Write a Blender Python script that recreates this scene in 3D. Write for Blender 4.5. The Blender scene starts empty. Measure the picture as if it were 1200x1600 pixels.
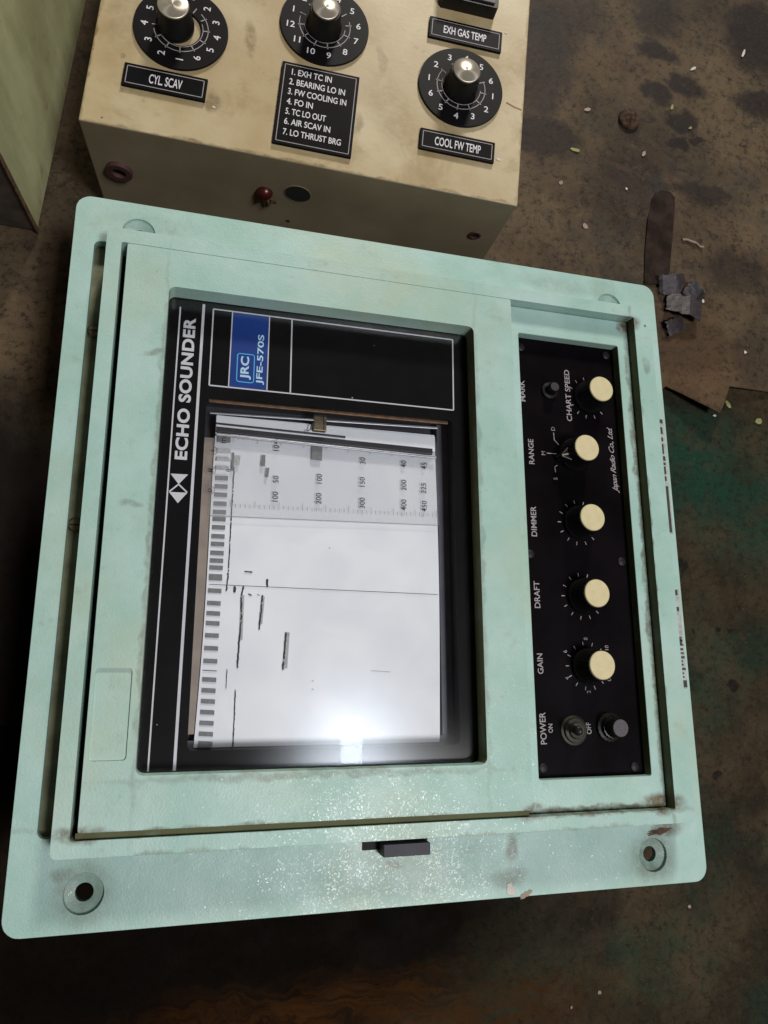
import bpy, bmesh, math, random
from mathutils import Matrix, Vector, noise as mnoise

scene = bpy.context.scene
COL = scene.collection
random.seed(7)

# ------------------------------------------------------------------ camera, light, exposure
cam_data = bpy.data.cameras.new("camera")
cam_data.sensor_fit = 'VERTICAL'
cam_data.sensor_height = 24.0
cam_data.lens = 1161.0 / 1600.0 * 24.0
cam_data.clip_start = 0.01
cam_data.clip_end = 50.0
cam = bpy.data.objects.new("camera", cam_data)
COL.objects.link(cam)
cam.matrix_world = Matrix(((0.983122, -0.045002, -0.177328, -0.070842), (0.014482, 0.985376, -0.169779, -0.037013), (0.182375, 0.164346, 0.969397, 0.584003), (0.000000, 0.000000, 0.000000, 1.000000)))
scene.camera = cam

world = bpy.data.worlds.new("World")
scene.world = world
world.use_nodes = True
bg = world.node_tree.nodes["Background"]
bg.inputs[0].default_value = (1.0, 0.86, 0.74, 1)
bg.inputs[1].default_value = 0.045


def area_lamp(name, pos, target, size_x, size_y, watts, color, roll=None):
    d = bpy.data.lights.new(name, 'AREA')
    d.shape = 'RECTANGLE'
    d.size, d.size_y, d.energy, d.color = size_x, size_y, watts, color
    o = bpy.data.objects.new(name, d)
    COL.objects.link(o)
    z = (Vector(pos) - Vector(target)).normalized()
    y = Vector((0, 1, 0)) if roll is None else Vector(roll)
    x = y.cross(z).normalized()
    y = z.cross(x)
    m = Matrix((x, y, z)).transposed().to_4x4()
    m.translation = pos
    o.matrix_world = m
    return o


# a lamp of the room, behind the equipment
area_lamp("work_lamp", (0.66952, 3.10660, 1.62164), (0.00964, 0.05652, 0.10607), 0.50, 0.40, 76.0, (1.0, 0.94, 0.84))
# the narrow bright doorway whose image lies in the chart window
area_lamp("doorway_light", (0.48583, -0.23241, 1.58923), (0.01062, -0.12315, 0.11687), 0.055, 0.36, 3.6, (0.78, 0.88, 1.0))
# the ceiling lamp over the equipment
area_lamp("ceiling_lamp", (1.13280, -0.79085, 3.07320), (0.01046, -0.09321, 0.11507), 0.70, 0.70, 60.0, (1.0, 0.985, 0.95))

vs = scene.view_settings
vs.view_transform = 'Standard'
vs.look = 'None'
vs.exposure = 0.0
vs.gamma = 1.0
vs.use_curve_mapping = False
scene.cycles.max_bounces = 8
scene.cycles.transparent_max_bounces = 12
scene.cycles.use_denoising = True
scene.cycles.sample_clamp_indirect = 4.0

# ------------------------------------------------------------------ materials
MATS = {}


class NT:
    def __init__(self, name):
        self.m = bpy.data.materials.new(name)
        self.m.use_nodes = True
        self.t = self.m.node_tree
        self.n = self.t.nodes
        self.l = self.t.links
        self.p = self.n["Principled BSDF"]
        self.tc = self.n.new("ShaderNodeTexCoord")
        self.co = self.tc.outputs["Object"]
        MATS[name] = self.m

    def new(self, kind, **kw):
        nd = self.n.new(kind)
        for k, v in kw.items():
            setattr(nd, k, v)
        return nd

    def link(self, a, b):
        self.l.new(a, b)

    def noise(self, scale, detail=3.0, rough=0.55, co=None, distort=0.0):
        nd = self.new("ShaderNodeTexNoise")
        nd.inputs["Scale"].default_value = scale
        nd.inputs["Detail"].default_value = detail
        nd.inputs["Roughness"].default_value = rough
        nd.inputs["Distortion"].default_value = distort
        self.link(co or self.co, nd.inputs["Vector"])
        return nd.outputs["Fac"]

    def rng(self, fac, a, b, c=0.0, d=1.0):
        nd = self.new("ShaderNodeMapRange")
        nd.interpolation_type = 'SMOOTHSTEP'
        for i, v in zip((1, 2, 3, 4), (a, b, c, d)):
            nd.inputs[i].default_value = v
        self.link(fac, nd.inputs[0])
        return nd.outputs[0]

    def math(self, op, a, b=None):
        nd = self.new("ShaderNodeMath", operation=op)
        for i, v in enumerate((a, b)):
            if v is None:
                continue
            if isinstance(v, (int, float)):
                nd.inputs[i].default_value = v
            else:
                self.link(v, nd.inputs[i])
        return nd.outputs[0]

    def mix(self, fac, a, b):
        nd = self.new("ShaderNodeMix", data_type='RGBA')
        for s, v in ((nd.inputs[0], fac), (nd.inputs[6], a), (nd.inputs[7], b)):
            if isinstance(v, (int, float)):
                s.default_value = v
            elif isinstance(v, tuple):
                s.default_value = v if len(v) == 4 else (*v, 1)
            else:
                self.link(v, s)
        return nd.outputs[2]

    def color(self, c):
        if isinstance(c, tuple):
            self.p.inputs["Base Color"].default_value = (*c, 1)
        else:
            self.link(c, self.p.inputs["Base Color"])

    def rough(self, r):
        if isinstance(r, (int, float)):
            self.p.inputs["Roughness"].default_value = r
        else:
            self.link(r, self.p.inputs["Roughness"])

    def bump(self, h, strength, dist):
        nd = self.new("ShaderNodeBump")
        nd.inputs["Strength"].default_value = strength
        nd.inputs["Distance"].default_value = dist
        self.link(h, nd.inputs["Height"])
        self.link(nd.outputs[0], self.p.inputs["Normal"])

    def specks(self, scale, size, keep, co=None):
        """sparse round specks: a Voronoi cell keeps its speck only when its random value is high"""
        v = self.new("ShaderNodeTexVoronoi")
        v.inputs["Scale"].default_value = scale
        self.link(co or self.co, v.inputs["Vector"])
        near = self.rng(v.outputs["Distance"], size * 0.55, size, 1.0, 0.0)
        sep = self.new("ShaderNodeSeparateColor")
        self.link(v.outputs["Color"], sep.inputs[0])
        return self.math('MULTIPLY', near, self.math('GREATER_THAN', sep.outputs[0], keep))

    def spot(self, co, x, y, rx, ry, ang=0.0, soft=0.35):
        mp = self.new("ShaderNodeMapping", vector_type='TEXTURE')
        mp.inputs["Location"].default_value = (x, y, 0)
        mp.inputs["Rotation"].default_value = (0, 0, math.radians(ang))
        mp.inputs["Scale"].default_value = (rx, ry, 1)
        self.link(co, mp.inputs["Vector"])
        ln = self.new("ShaderNodeVectorMath", operation='LENGTH')
        self.link(mp.outputs[0], ln.inputs[0])
        return self.rng(ln.outputs["Value"], 1.0 - soft, 1.0 + soft, 1.0, 0.0)

    def flat_wobbly(self, amount, scale):
        """object coordinates flattened to the ground plane and wobbled, so that stains get ragged outlines"""
        fl = self.new("ShaderNodeVectorMath", operation='MULTIPLY')
        fl.inputs[1].default_value = (1, 1, 0)
        self.link(self.co, fl.inputs[0])
        ns = self.new("ShaderNodeTexNoise")
        ns.inputs["Scale"].default_value = scale
        ns.inputs["Detail"].default_value = 4
        self.link(fl.outputs[0], ns.inputs["Vector"])
        sb = self.new("ShaderNodeVectorMath", operation='SUBTRACT')
        sb.inputs[1].default_value = (0.5, 0.5, 0.5)
        self.link(ns.outputs["Color"], sb.inputs[0])
        sc = self.new("ShaderNodeVectorMath", operation='MULTIPLY')
        sc.inputs[1].default_value = (amount, amount, 0)
        self.link(sb.outputs[0], sc.inputs[0])
        ad = self.new("ShaderNodeVectorMath", operation='ADD')
        self.link(fl.outputs[0], ad.inputs[0])
        self.link(sc.outputs[0], ad.inputs[1])
        return ad.outputs[0]


def simple(name, c, rough=0.5, metal=0.0, var=0.12, scale=60.0, bump=0.0, bscale=400.0, spec=0.5):
    t = NT(name)
    f = t.rng(t.noise(scale, 4), 0.3, 0.7)
    t.color(t.mix(f, tuple(v * (1 - var) for v in c), tuple(min(1, v * (1 + var)) for v in c)))
    t.rough(rough)
    t.p.inputs["Metallic"].default_value = metal
    t.p.inputs["Specular IOR Level"].default_value = spec
    if bump:
        t.bump(t.noise(bscale, 3), bump, 0.0006)
    return t


def mint(name, grime):
    t = NT(name)
    a = t.mix(t.rng(t.noise(17, 6, 0.65), 0.3, 0.7), (0.290, 0.460, 0.410), (0.385, 0.540, 0.510))
    a = t.mix(t.math('MULTIPLY', t.rng(t.noise(7.5, 5, 0.6), 0.46, 0.72), 0.50), a, (0.40, 0.44, 0.30))
    a = t.mix(t.math('MULTIPLY', t.rng(t.noise(48, 6, 0.75), 0.55, 0.76), 0.40), a, (0.20, 0.25, 0.19))
    a = t.mix(t.math('MULTIPLY', t.rng(t.noise(170, 5, 0.8), 0.60, 0.75), 0.30), a, (0.12, 0.14, 0.10))
    a = t.mix(t.math('MULTIPLY', t.specks(48, 0.055, 0.90), 0.85), a, (0.05, 0.045, 0.035))
    a = t.mix(t.math('MULTIPLY', t.specks(24, 0.032, 0.70), 0.8), a, (0.07, 0.05, 0.035))
    # grease and rust-brown dirt where fingers, screws and the door seam have left it
    w = t.flat_wobbly(0.010, 70)
    dirt = None
    for x, y, rx, ry, an, k in ((0.394, 0.394, .006, .006, 0, 1), (0.391, 0.053, .012, .005, 0, 1), (0.345, 0.0505, .055, .0024, 0, .9), (0.297, 0.052, .010, .004, 0, 1),
                                (0.3950, 0.22, .0022, .18, 0, .75), (0.036, 0.053, .012, .004, 0, .9), (0.15, 0.0515, .13, .0020, 0, .7), (0.0390, 0.0195, .0145, .0145, 0, .45),
                                (0.3915, 0.0185, .015, .015, 0, .55), (0.402, 0.034, .014, .006, 10, .8), (0.290, 0.030, .004, .009, 0, .7), (0.287, 0.012, .012, .005, 0, .5),
                                (0.213, 0.022, .004, .003, 0, .5), (0.345, 0.428, .030, .006, -3, .22), (0.385, 0.428, .012, .010, 0, .2), (0.05, 0.425, .03, .008, 0, .18),
                                (0.405, 0.36, .003, .006, 0, .5), (0.058, 0.327, .010, .002, 20, .55), (0.049, 0.230, .006, .002, 0, .4), (0.028, 0.030, .006, .004, 0, .5),
                                (0.165, 0.0785, .10, .0020, 0, .45), (0.2667, 0.22, .0022, .15, 0, .35), (0.0612, 0.22, .0020, .15, 0, .45), (0.10, 0.040, .05, .0022, 0, .5), (0.30, 0.0400, .08, .0022, 0, .5)):
        q = t.math('MULTIPLY', t.spot(w, x, y, rx, ry, an, 0.5), k)
        dirt = q if dirt is None else t.math('MAXIMUM', dirt, q)
    dirt = t.math('MULTIPLY', dirt, t.rng(t.noise(140, 6, 0.75), 0.28, 0.60, 0.25, 1.0))
    a = t.mix(dirt, a, t.mix(t.rng(t.noise(60, 4), 0.35, 0.65), (0.115, 0.10, 0.045), (0.075, 0.045, 0.025)))
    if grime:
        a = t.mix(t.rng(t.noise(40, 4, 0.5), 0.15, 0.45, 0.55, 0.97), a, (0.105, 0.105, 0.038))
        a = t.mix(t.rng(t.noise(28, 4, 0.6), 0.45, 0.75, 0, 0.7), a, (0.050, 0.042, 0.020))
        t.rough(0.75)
    else:
        t.rough(t.rng(t.noise(40, 3), 0.3, 0.7, 0.42, 0.52))
    t.color(a)
    # hammered gloss: each millimetre-sized facet of the lacquer leans its own way
    vo = t.new("ShaderNodeTexVoronoi")
    vo.inputs["Scale"].default_value = 1150
    t.link(t.co, vo.inputs["Vector"])
    sb = t.new("ShaderNodeVectorMath", operation='SUBTRACT')
    sb.inputs[1].default_value = (0.5, 0.5, 0.5)
    t.link(vo.outputs["Color"], sb.inputs[0])
    sc = t.new("ShaderNodeVectorMath", operation='SCALE')
    vr = t.new("ShaderNodeTexWhiteNoise", noise_dimensions='3D')
    t.link(vo.outputs["Position"], vr.inputs["Vector"])
    t.link(t.math('ADD', 0.03, t.math('MULTIPLY', 0.30, t.math('POWER', vr.outputs["Value"], 2.0))), sc.inputs["Scale"])
    t.link(sb.outputs[0], sc.inputs[0])
    ge = t.new("ShaderNodeNewGeometry")
    ad = t.new("ShaderNodeVectorMath", operation='ADD')
    t.link(ge.outputs["Normal"], ad.inputs[0])
    t.link(sc.outputs[0], ad.inputs[1])
    nm = t.new("ShaderNodeVectorMath", operation='NORMALIZE')
    t.link(ad.outputs[0], nm.inputs[0])
    t.link(nm.outputs[0], t.p.inputs["Coat Normal"])
    sp = t.new("ShaderNodeSeparateColor")
    t.link(vo.outputs["Color"], sp.inputs[0])
    if grime:
        t.p.inputs["Coat Weight"].default_value = 0.0
    else:
        t.link(t.math('MULTIPLY', t.rng(sp.outputs[2], 0.45, 1.0), t.rng(t.noise(70, 3), 0.35, 0.65, 0.05, 0.25)), t.p.inputs["Coat Weight"])
    t.p.inputs["Coat Roughness"].default_value = 0.12
    fine = t.noise(760, 2.0, 0.5)
    coarse = t.noise(210, 2.0, 0.5)
    t.bump(t.math('ADD', fine, t.math('MULTIPLY', coarse, 0.8)), 0.30, 0.00050)
    return t


mint("mint_paint", False)
mint("grimy_paint", True)
simple("channel_paint", (0.20, 0.21, 0.125), 0.7, var=0.35, scale=50)
simple("panel_screw", (0.012, 0.010, 0.012), 0.5, spec=0.25)
simple("scratch_red", (0.30, 0.12, 0.07), 0.6)
simple("gap_black", (0.008, 0.009, 0.008), 0.8)
simple("black_print", (0.0030, 0.0030, 0.004), 0.45, var=0.3, spec=0.08)
simple("white_print", (0.62, 0.60, 0.64), 0.5, var=0.05)
simple("label_white", (0.36, 0.36, 0.35), 0.6, var=0.2, scale=300)
simple("panel_print", (0.29, 0.26, 0.275), 0.6, var=0.12, scale=500)
simple("tick_print", (0.26, 0.23, 0.24), 0.6, var=0.4, scale=400)
simple("blue_print", (0.004, 0.040, 0.23), 0.4, var=0.1)
simple("cyan_print", (0.10, 0.50, 0.85), 0.4, var=0.05)
simple("pale_print", (0.50, 0.72, 0.90), 0.4, var=0.05)
simple("panel_black", (0.0030, 0.0020, 0.0030), 0.5, var=0.5, scale=25, bump=0.15, bscale=900, spec=0.035)
simple("knob_black", (0.005, 0.005, 0.005), 0.38, var=0.2, spec=0.3)
simple("dial_black", (0.0045, 0.0038, 0.0045), 0.5, var=0.3, spec=0.12)
simple("knob_cream", (0.57, 0.49, 0.29), 0.55, var=0.06, scale=150, bump=0.05)
simple("button_grey", (0.035, 0.028, 0.032), 0.5)
simple("fuse_grey", (0.06, 0.05, 0.06), 0.5, var=0.25, scale=500)
simple("old_brass", (0.018, 0.015, 0.008), 0.55, 0.3, var=0.4, scale=300)
simple("brass", (0.20, 0.16, 0.10), 0.45, 0.7, var=0.25, scale=300)
simple("copper", (0.13, 0.065, 0.03), 0.45, 0.4, var=0.3, scale=200)
simple("chassis_dark", (0.022, 0.022, 0.032), 0.45, var=0.2)
simple("chassis_grey", (0.085, 0.082, 0.105), 0.5, var=0.15)
simple("chassis_tan", (0.29, 0.235, 0.195), 0.55, var=0.12)
simple("rail_dark", (0.035, 0.035, 0.042), 0.4, 0.3)
simple("rail_light", (0.42, 0.42, 0.45), 0.35, 0.6)
simple("mark_black", (0.03, 0.03, 0.032), 0.7)
simple("mark_grey", (0.19, 0.19, 0.195), 0.7, var=0.15, scale=600)
simple("mark_soft", (0.40, 0.40, 0.41), 0.7, var=0.15, scale=600)
simple("latch_plastic", (0.055, 0.05, 0.068), 0.5, var=0.15, spec=0.2)
simple("rust", (0.085, 0.045, 0.022), 0.8, var=0.5, scale=200)
simple("bolt_rust", (0.050, 0.028, 0.018), 0.85, var=0.6, scale=250, bump=0.5, bscale=350, spec=0.15)
simple("chip_white", (0.55, 0.50, 0.45), 0.6)
simple("chip_yellow", (0.22, 0.22, 0.07), 0.6)
simple("chip_pink", (0.28, 0.20, 0.155), 0.6)
simple("red_plastic", (0.05, 0.006, 0.004), 0.3)
simple("grommet", (0.07, 0.030, 0.027), 0.6)
simple("scrap_metal", (0.034, 0.026, 0.030), 0.55, 0.2, var=0.3, scale=120, bump=0.3, bscale=200)
simple("strip_dark", (0.024, 0.015, 0.012), 0.85, var=0.5, scale=60, spec=0.1)

t = simple("metal_cap", (0.44, 0.39, 0.32), 0.36, 0.55, var=0.08)
t.p.inputs["Anisotropic"].default_value = 0.85
tg = t.new("ShaderNodeTangent", direction_type='RADIAL', axis='Z')
t.link(tg.outputs[0], t.p.inputs["Tangent"])

t = NT("paper")
wr = t.noise(26, 4, 0.5, distort=0.6)
t.color(t.mix(t.rng(wr, 0.3, 0.75), (0.79, 0.80, 0.845), (0.88, 0.885, 0.915)))
t.rough(0.6)
t.bump(wr, 0.25, 0.002)

t = NT("scale_plastic")          # frosted clear plastic: mostly see-through, a little grey
t.color((0.62, 0.62, 0.66))
t.rough(0.25)
t.p.inputs["Alpha"].default_value = 0.10

t = NT("glass")                  # flat pane: clear straight through, mirror by Fresnel, smudged
fr = t.new("ShaderNodeFresnel")
geo = t.new("ShaderNodeNewGeometry")
t.link(t.math('ADD', 1.5, t.math('MULTIPLY', geo.outputs["Backfacing"], 1 / 1.5 - 1.5)), fr.inputs["IOR"])
tr = t.new("ShaderNodeBsdfTransparent")
tr.inputs[0].default_value = (0.97, 0.975, 0.985, 1)
gl = t.new("ShaderNodeBsdfGlossy", distribution='BECKMANN')
t.link(t.rng(t.noise(35, 5, 0.65), 0.45, 0.8, 0.025, 0.06), gl.inputs["Roughness"])
hz = t.new("ShaderNodeBsdfGlossy", distribution='BECKMANN')          # greasy film: a wide, soft second lobe
hz.inputs["Roughness"].default_value = 0.20
g2 = t.new("ShaderNodeMixShader")
t.link(t.rng(t.noise(30, 6, 0.7), 0.3, 0.7, 0.86, 0.96), g2.inputs[0])
t.link(gl.outputs[0], g2.inputs[1])
t.link(hz.outputs[0], g2.inputs[2])
mx = t.new("ShaderNodeMixShader")
t.link(fr.outputs[0], mx.inputs[0])
t.link(tr.outputs[0], mx.inputs[1])
t.link(g2.outputs[0], mx.inputs[2])
du = t.new("ShaderNodeBsdfDiffuse")        # grains of dust stuck to the pane
du.inputs[0].default_value = (0.45, 0.43, 0.45, 1)
m3 = t.new("ShaderNodeMixShader")
t.link(t.math('MULTIPLY', t.specks(70, 0.045, 0.80), 0.7), m3.inputs[0])
t.link(mx.outputs[0], m3.inputs[1])
t.link(du.outputs[0], m3.inputs[2])
t.link(m3.outputs[0], t.n["Material Output"].inputs[0])

t = NT("cream_paint")
a = t.mix(t.rng(t.noise(11, 5, 0.6), 0.28, 0.72), (0.385, 0.285, 0.145), (0.52, 0.435, 0.28))
a = t.mix(t.math('MULTIPLY', t.rng(t.noise(20, 6, 0.7, distort=0.6), 0.50, 0.70), 0.65), a, (0.29, 0.20, 0.085))
a = t.mix(t.math('MULTIPLY', t.rng(t.noise(60, 6, 0.78), 0.60, 0.78), 0.6), a, (0.17, 0.12, 0.06))
a = t.mix(t.math('MULTIPLY', t.specks(60, 0.06, 0.86), 0.9), a, (0.08, 0.05, 0.03))
w = t.flat_wobbly(0.010, 60)
dirt = None
for x, y, rx, ry, an, k in ((0.0850, 0.034, .006, .008, 0, .8), (0.155, 0.0000, .17, .0018, 0, .8), (0.0000, 0.12, .0018, .14, 0, .8), (0.3115, 0.12, .0015, .14, 0, .5),
                            (0.104, 0.090, .0035, .014, 10, .7), (0.200, 0.095, .003, .012, 5, .5), (0.187, 0.040, .003, .010, 0, .6), (0.0565, 0.0845, .036, .036, 0, .30),
                            (0.1555, 0.113, .036, .036, 0, .25), (0.261, 0.087, .036, .036, 0, .25), (0.052, 0.040, .032, .012, 0, .35), (0.262, 0.038, .032, .012, 0, .3),
                            (0.018, 0.10, .016, .05, 0, .35), (0.21, 0.06, .018, .03, 30, .3), (0.022, 0.056, .002, .002, 0, 1)):
    q = t.math('MULTIPLY', t.spot(w, x, y, rx, ry, an, 0.5), k)
    dirt = q if dirt is None else t.math('MAXIMUM', dirt, q)
a = t.mix(t.math('MULTIPLY', dirt, t.rng(t.noise(110, 6, 0.75), 0.28, 0.62, 0.2, 1.0)), a, (0.16, 0.10, 0.04))
t.color(a)
t.rough(0.45)
t.bump(t.noise(300, 3), 0.12, 0.0006)

t = NT("cream_shaded")            # the same paint, grimy, with the unlit sides' shade put into the colour
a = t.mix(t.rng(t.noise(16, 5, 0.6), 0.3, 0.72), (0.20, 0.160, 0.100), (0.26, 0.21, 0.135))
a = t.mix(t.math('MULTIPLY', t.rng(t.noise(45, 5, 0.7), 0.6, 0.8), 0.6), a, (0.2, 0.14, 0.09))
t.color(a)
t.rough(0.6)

t = NT("green_steel")
sm = t.new("ShaderNodeMapping")
sm.inputs["Scale"].default_value = (1, 1, 0.35)
t.link(t.co, sm.inputs["Vector"])
a = t.mix(t.rng(t.noise(24, 5, 0.6, sm.outputs[0]), 0.28, 0.72), (0.29, 0.28, 0.145), (0.46, 0.46, 0.26))
a = t.mix(t.math('MULTIPLY', t.rng(t.noise(38, 5, 0.7), 0.58, 0.76), 0.7), a, (0.20, 0.14, 0.07))
a = t.mix(t.math('MULTIPLY', t.rng(t.noise(120, 4, 0.7), 0.64, 0.76), 0.8), a, (0.06, 0.045, 0.03))
a = t.mix(t.math('MULTIPLY', t.rng(t.noise(50, 3, 0.6, sm.outputs[0]), 0.67, 0.74), 0.4), a, (0.45, 0.45, 0.38))
t.color(a)
t.rough(0.5)
t.bump(t.noise(90, 4), 0.2, 0.001)
simple("rusty_steel", (0.075, 0.058, 0.045), 0.7, var=0.4, scale=40, bump=0.3, bscale=90)

# deck: old green paint under brown dirt
t = NT("deck_paint")
w = t.flat_wobbly(0.034, 40)
a = t.mix(t.rng(t.noise(13, 6, 0.62, w), 0.32, 0.68), (0.020, 0.017, 0.011), (0.060, 0.043, 0.026))
g = t.math('MAXIMUM', t.spot(w, *(0.31929, 0.11870), 0.045, 0.055, 20, 0.5), t.math('MULTIPLY', t.spot(w, *(0.37364, 0.08069), 0.05, 0.05, 0, 0.6), 0.8))
g = t.math('MAXIMUM', g, t.math('MULTIPLY', t.rng(t.noise(9, 5, 0.6, w), 0.48, 0.66), 0.5))
a = t.mix(t.math('MULTIPLY', g, t.rng(t.noise(45, 5, 0.7), 0.3, 0.6, 0.35, 1.0)), a, (0.012, 0.040, 0.026))
a = t.mix(t.math('MULTIPLY', t.rng(t.noise(30, 5, 0.7), 0.60, 0.75), 0.7), a, (0.075, 0.042, 0.018))
a = t.mix(t.math('MULTIPLY', t.rng(t.noise(70, 6, 0.75), 0.56, 0.72), 0.8), a, (0.010, 0.008, 0.007))
d = t.spot(w, *(0.29920, 0.03229), 0.007, 0.007, 0, 0.2)
for (x, y), rx, ry in (((0.32870, -0.02090), 0.0020, 0.0032), ((0.34198, -0.02340), 0.0026, 0.0024), ((0.30595, -0.02616), 0.003, 0.002),
                       ((0.32314, -0.14564), 0.006, 0.004), ((0.33937, -0.06819), 0.0045, 0.0055)):
    d = t.math('MAXIMUM', d, t.spot(w, x, y, rx, ry, 0, 0.3))
a = t.mix(t.math('MULTIPLY', d, 0.9), a, (0.012, 0.010, 0.009))
a = t.mix(t.math('MULTIPLY', t.rng(t.noise(150, 9, 0.85), 0.47, 0.64), 0.75), a, (0.010, 0.008, 0.007))
a = t.mix(t.math('MULTIPLY', t.rng(t.noise(280, 7, 0.85), 0.56, 0.70), 0.45), a, (0.16, 0.125, 0.085))
ck = t.new("ShaderNodeTexVoronoi", feature='DISTANCE_TO_EDGE')
ck.inputs["Scale"].default_value = 16
t.link(t.flat_wobbly(0.05, 9), ck.inputs["Vector"])
a = t.mix(t.math('MULTIPLY', t.rng(ck.outputs["Distance"], 0.0, 0.022, 1.0, 0.0), t.rng(t.noise(6, 3), 0.45, 0.62, 0, 0.35)), a, (0.014, 0.010, 0.009))
floor_shade = t.math('MAXIMUM', t.spot(w, -0.06, -0.235, 0.215, 0.11, 12, 0.28), t.spot(w, -0.30, -0.02, 0.11, 0.30, 0, 0.25))  # near-black patches: shade left of and below the sounder, painted into the deck
a = t.mix(t.math('MULTIPLY', floor_shade, 0.93), a, (0.0028, 0.0013, 0.0010))
gm = t.new("ShaderNodeMapping")
gm.inputs["Scale"].default_value = (3.0, 30.0, 1.0)
t.link(w, gm.inputs["Vector"])
rs = t.math('MAXIMUM', t.spot(w, *(0.02276, -0.31205), 0.19, 0.030, 3, 0.5), t.spot(w, *(0.15678, -0.31320), 0.034, 0.010, -42, 0.5))
a = t.mix(t.math('MULTIPLY', rs, t.rng(t.noise(9, 5, 0.65, gm.outputs[0]), 0.30, 0.68, 0.1, 0.8)), a, (0.060, 0.022, 0.004))
t.color(a)
t.p.inputs['Specular IOR Level'].default_value = 0.03
t.rough(t.rng(t.noise(25, 4), 0.3, 0.7, 0.55, 0.8))
t.bump(t.math('ADD', t.noise(60, 5, 0.6), t.math('MULTIPLY', t.noise(320, 3), 0.3)), 0.35, 0.0015)

# the brown sheet that covers the deck under the equipment
t = NT("brown_sheet")
w = t.flat_wobbly(0.026, 62)
a = t.mix(t.rng(t.noise(9, 6, 0.6, w), 0.30, 0.70), (0.036, 0.025, 0.017), (0.112, 0.078, 0.044))
a = t.mix(t.math('MULTIPLY', t.rng(t.noise(14, 5, 0.65), 0.52, 0.72), 0.55), a, (0.026, 0.031, 0.031))
a = t.mix(t.math('MULTIPLY', t.rng(t.noise(75, 8, 0.8), 0.52, 0.70), 0.75), a, (0.026, 0.018, 0.014))
a = t.mix(t.math('MULTIPLY', t.rng(t.noise(24, 7, 0.75, distort=0.8), 0.54, 0.70), 0.6), a, (0.105, 0.055, 0.034))
a = t.mix(t.math('MULTIPLY', t.rng(t.noise(36, 7, 0.78, distort=0.4), 0.58, 0.72), 0.5), a, (0.16, 0.125, 0.075))
a = t.mix(t.math('MULTIPLY', t.spot(w, *(0.31604, 0.22038), 0.045, 0.05, 0, 0.6), 0.6), a, (0.12, 0.064, 0.028))
dark = None
for (x, y), rx, ry, an, k in (((0.30116, 0.53362), .021, .011, -15, 1), ((0.30072, 0.57820), .022, .030, 0, .85), ((0.29818, 0.48938), .018, .012, -20, 1),
                              ((0.33018, 0.50023), .019, .014, -10, 1), ((0.32305, 0.46065), .018, .013, 0, 1), ((0.31890, 0.43595), .014, .008, 10, 1),
                              ((0.33635, 0.44402), .007, .004, -30, 1), ((0.41059, 0.56903), .032, .045, 0, 1), ((0.41188, 0.49425), .03, .016, 0, .9),
                              ((0.17720, 0.50777), .035, .060, 0, .75), ((0.18166, 0.42437), .035, .022, 0, .9), ((0.21771, 0.56402), .03, .03, 0, .6),
                              ((0.33953, 0.38670), .024, .012, -10, .7), ((0.36985, 0.30782), .030, .022, 0, .65), ((0.29647, 0.58979), .02, .03, 0, .7),
                              ((0.26595, 0.44372), .012, .012, 0, .7), ((0.30710, 0.23192), .05, .028, 0, .45), ((0.38509, 0.22632), .03, .03, 0, .5)):
    s = t.math('MULTIPLY', t.spot(w, x, y, rx, ry, an, 0.3), k)
    dark = s if dark is None else t.math('MAXIMUM', dark, s)
a = t.mix(t.math('MULTIPLY', dark, 0.88), a, (0.011, 0.007, 0.008))
a = t.mix(t.math('MULTIPLY', t.rng(t.noise(150, 9, 0.85), 0.47, 0.64), 0.75), a, (0.010, 0.008, 0.007))
a = t.mix(t.math('MULTIPLY', t.rng(t.noise(280, 7, 0.85), 0.56, 0.70), 0.45), a, (0.16, 0.125, 0.085))
floor_shade = t.math('MAXIMUM', t.spot(w, -0.06, -0.235, 0.215, 0.11, 12, 0.28), t.spot(w, -0.27, -0.02, 0.11, 0.155, 0, 0.3))  # the sounder's shade painted near-black into the sheet colour as well
a = t.mix(t.math('MULTIPLY', floor_shade, 0.93), a, (0.0028, 0.0013, 0.0010))
a = t.mix(t.math('MULTIPLY', t.specks(150, 0.09, 0.84), 0.75), a, (0.02, 0.014, 0.012))
a = t.mix(t.math('MULTIPLY', t.specks(95, 0.035, 0.88), 0.7), a, (0.40, 0.36, 0.28))
t.color(a)
t.rough(t.rng(dark, 0.0, 1.0, 0.70, 0.58))
t.p.inputs['Specular IOR Level'].default_value = 0.15
t.bump(t.math('ADD', t.noise(18, 5, 0.6), t.math('MULTIPLY', t.noise(260, 3), 0.18)), 0.4, 0.002)

# ------------------------------------------------------------------ mesh helpers
def link(o, parent=None, matrix=None):
    COL.objects.link(o)
    if parent is not None:
        o.parent = parent
    if matrix is not None:
        o.matrix_world = matrix
    return o


def mesh_obj(name, me, mats, parent=None, bevel=0.0, smooth=False, segs=2):
    for m in ([mats] if isinstance(mats, str) else mats):
        me.materials.append(MATS[m])
    if smooth:
        me.shade_smooth()
    o = bpy.data.objects.new(name, me)
    link(o, parent)
    if bevel:
        b = o.modifiers.new("bevel", 'BEVEL')
        b.width, b.segments, b.limit_method, b.angle_limit = bevel, segs, 'ANGLE', math.radians(50)
    return o


def from_bm(name, bm, mats, parent=None, bevel=0.0, smooth=False):
    me = bpy.data.meshes.new(name)
    bm.to_mesh(me)
    bm.free()
    return mesh_obj(name, me, mats, parent, bevel, smooth)


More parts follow.
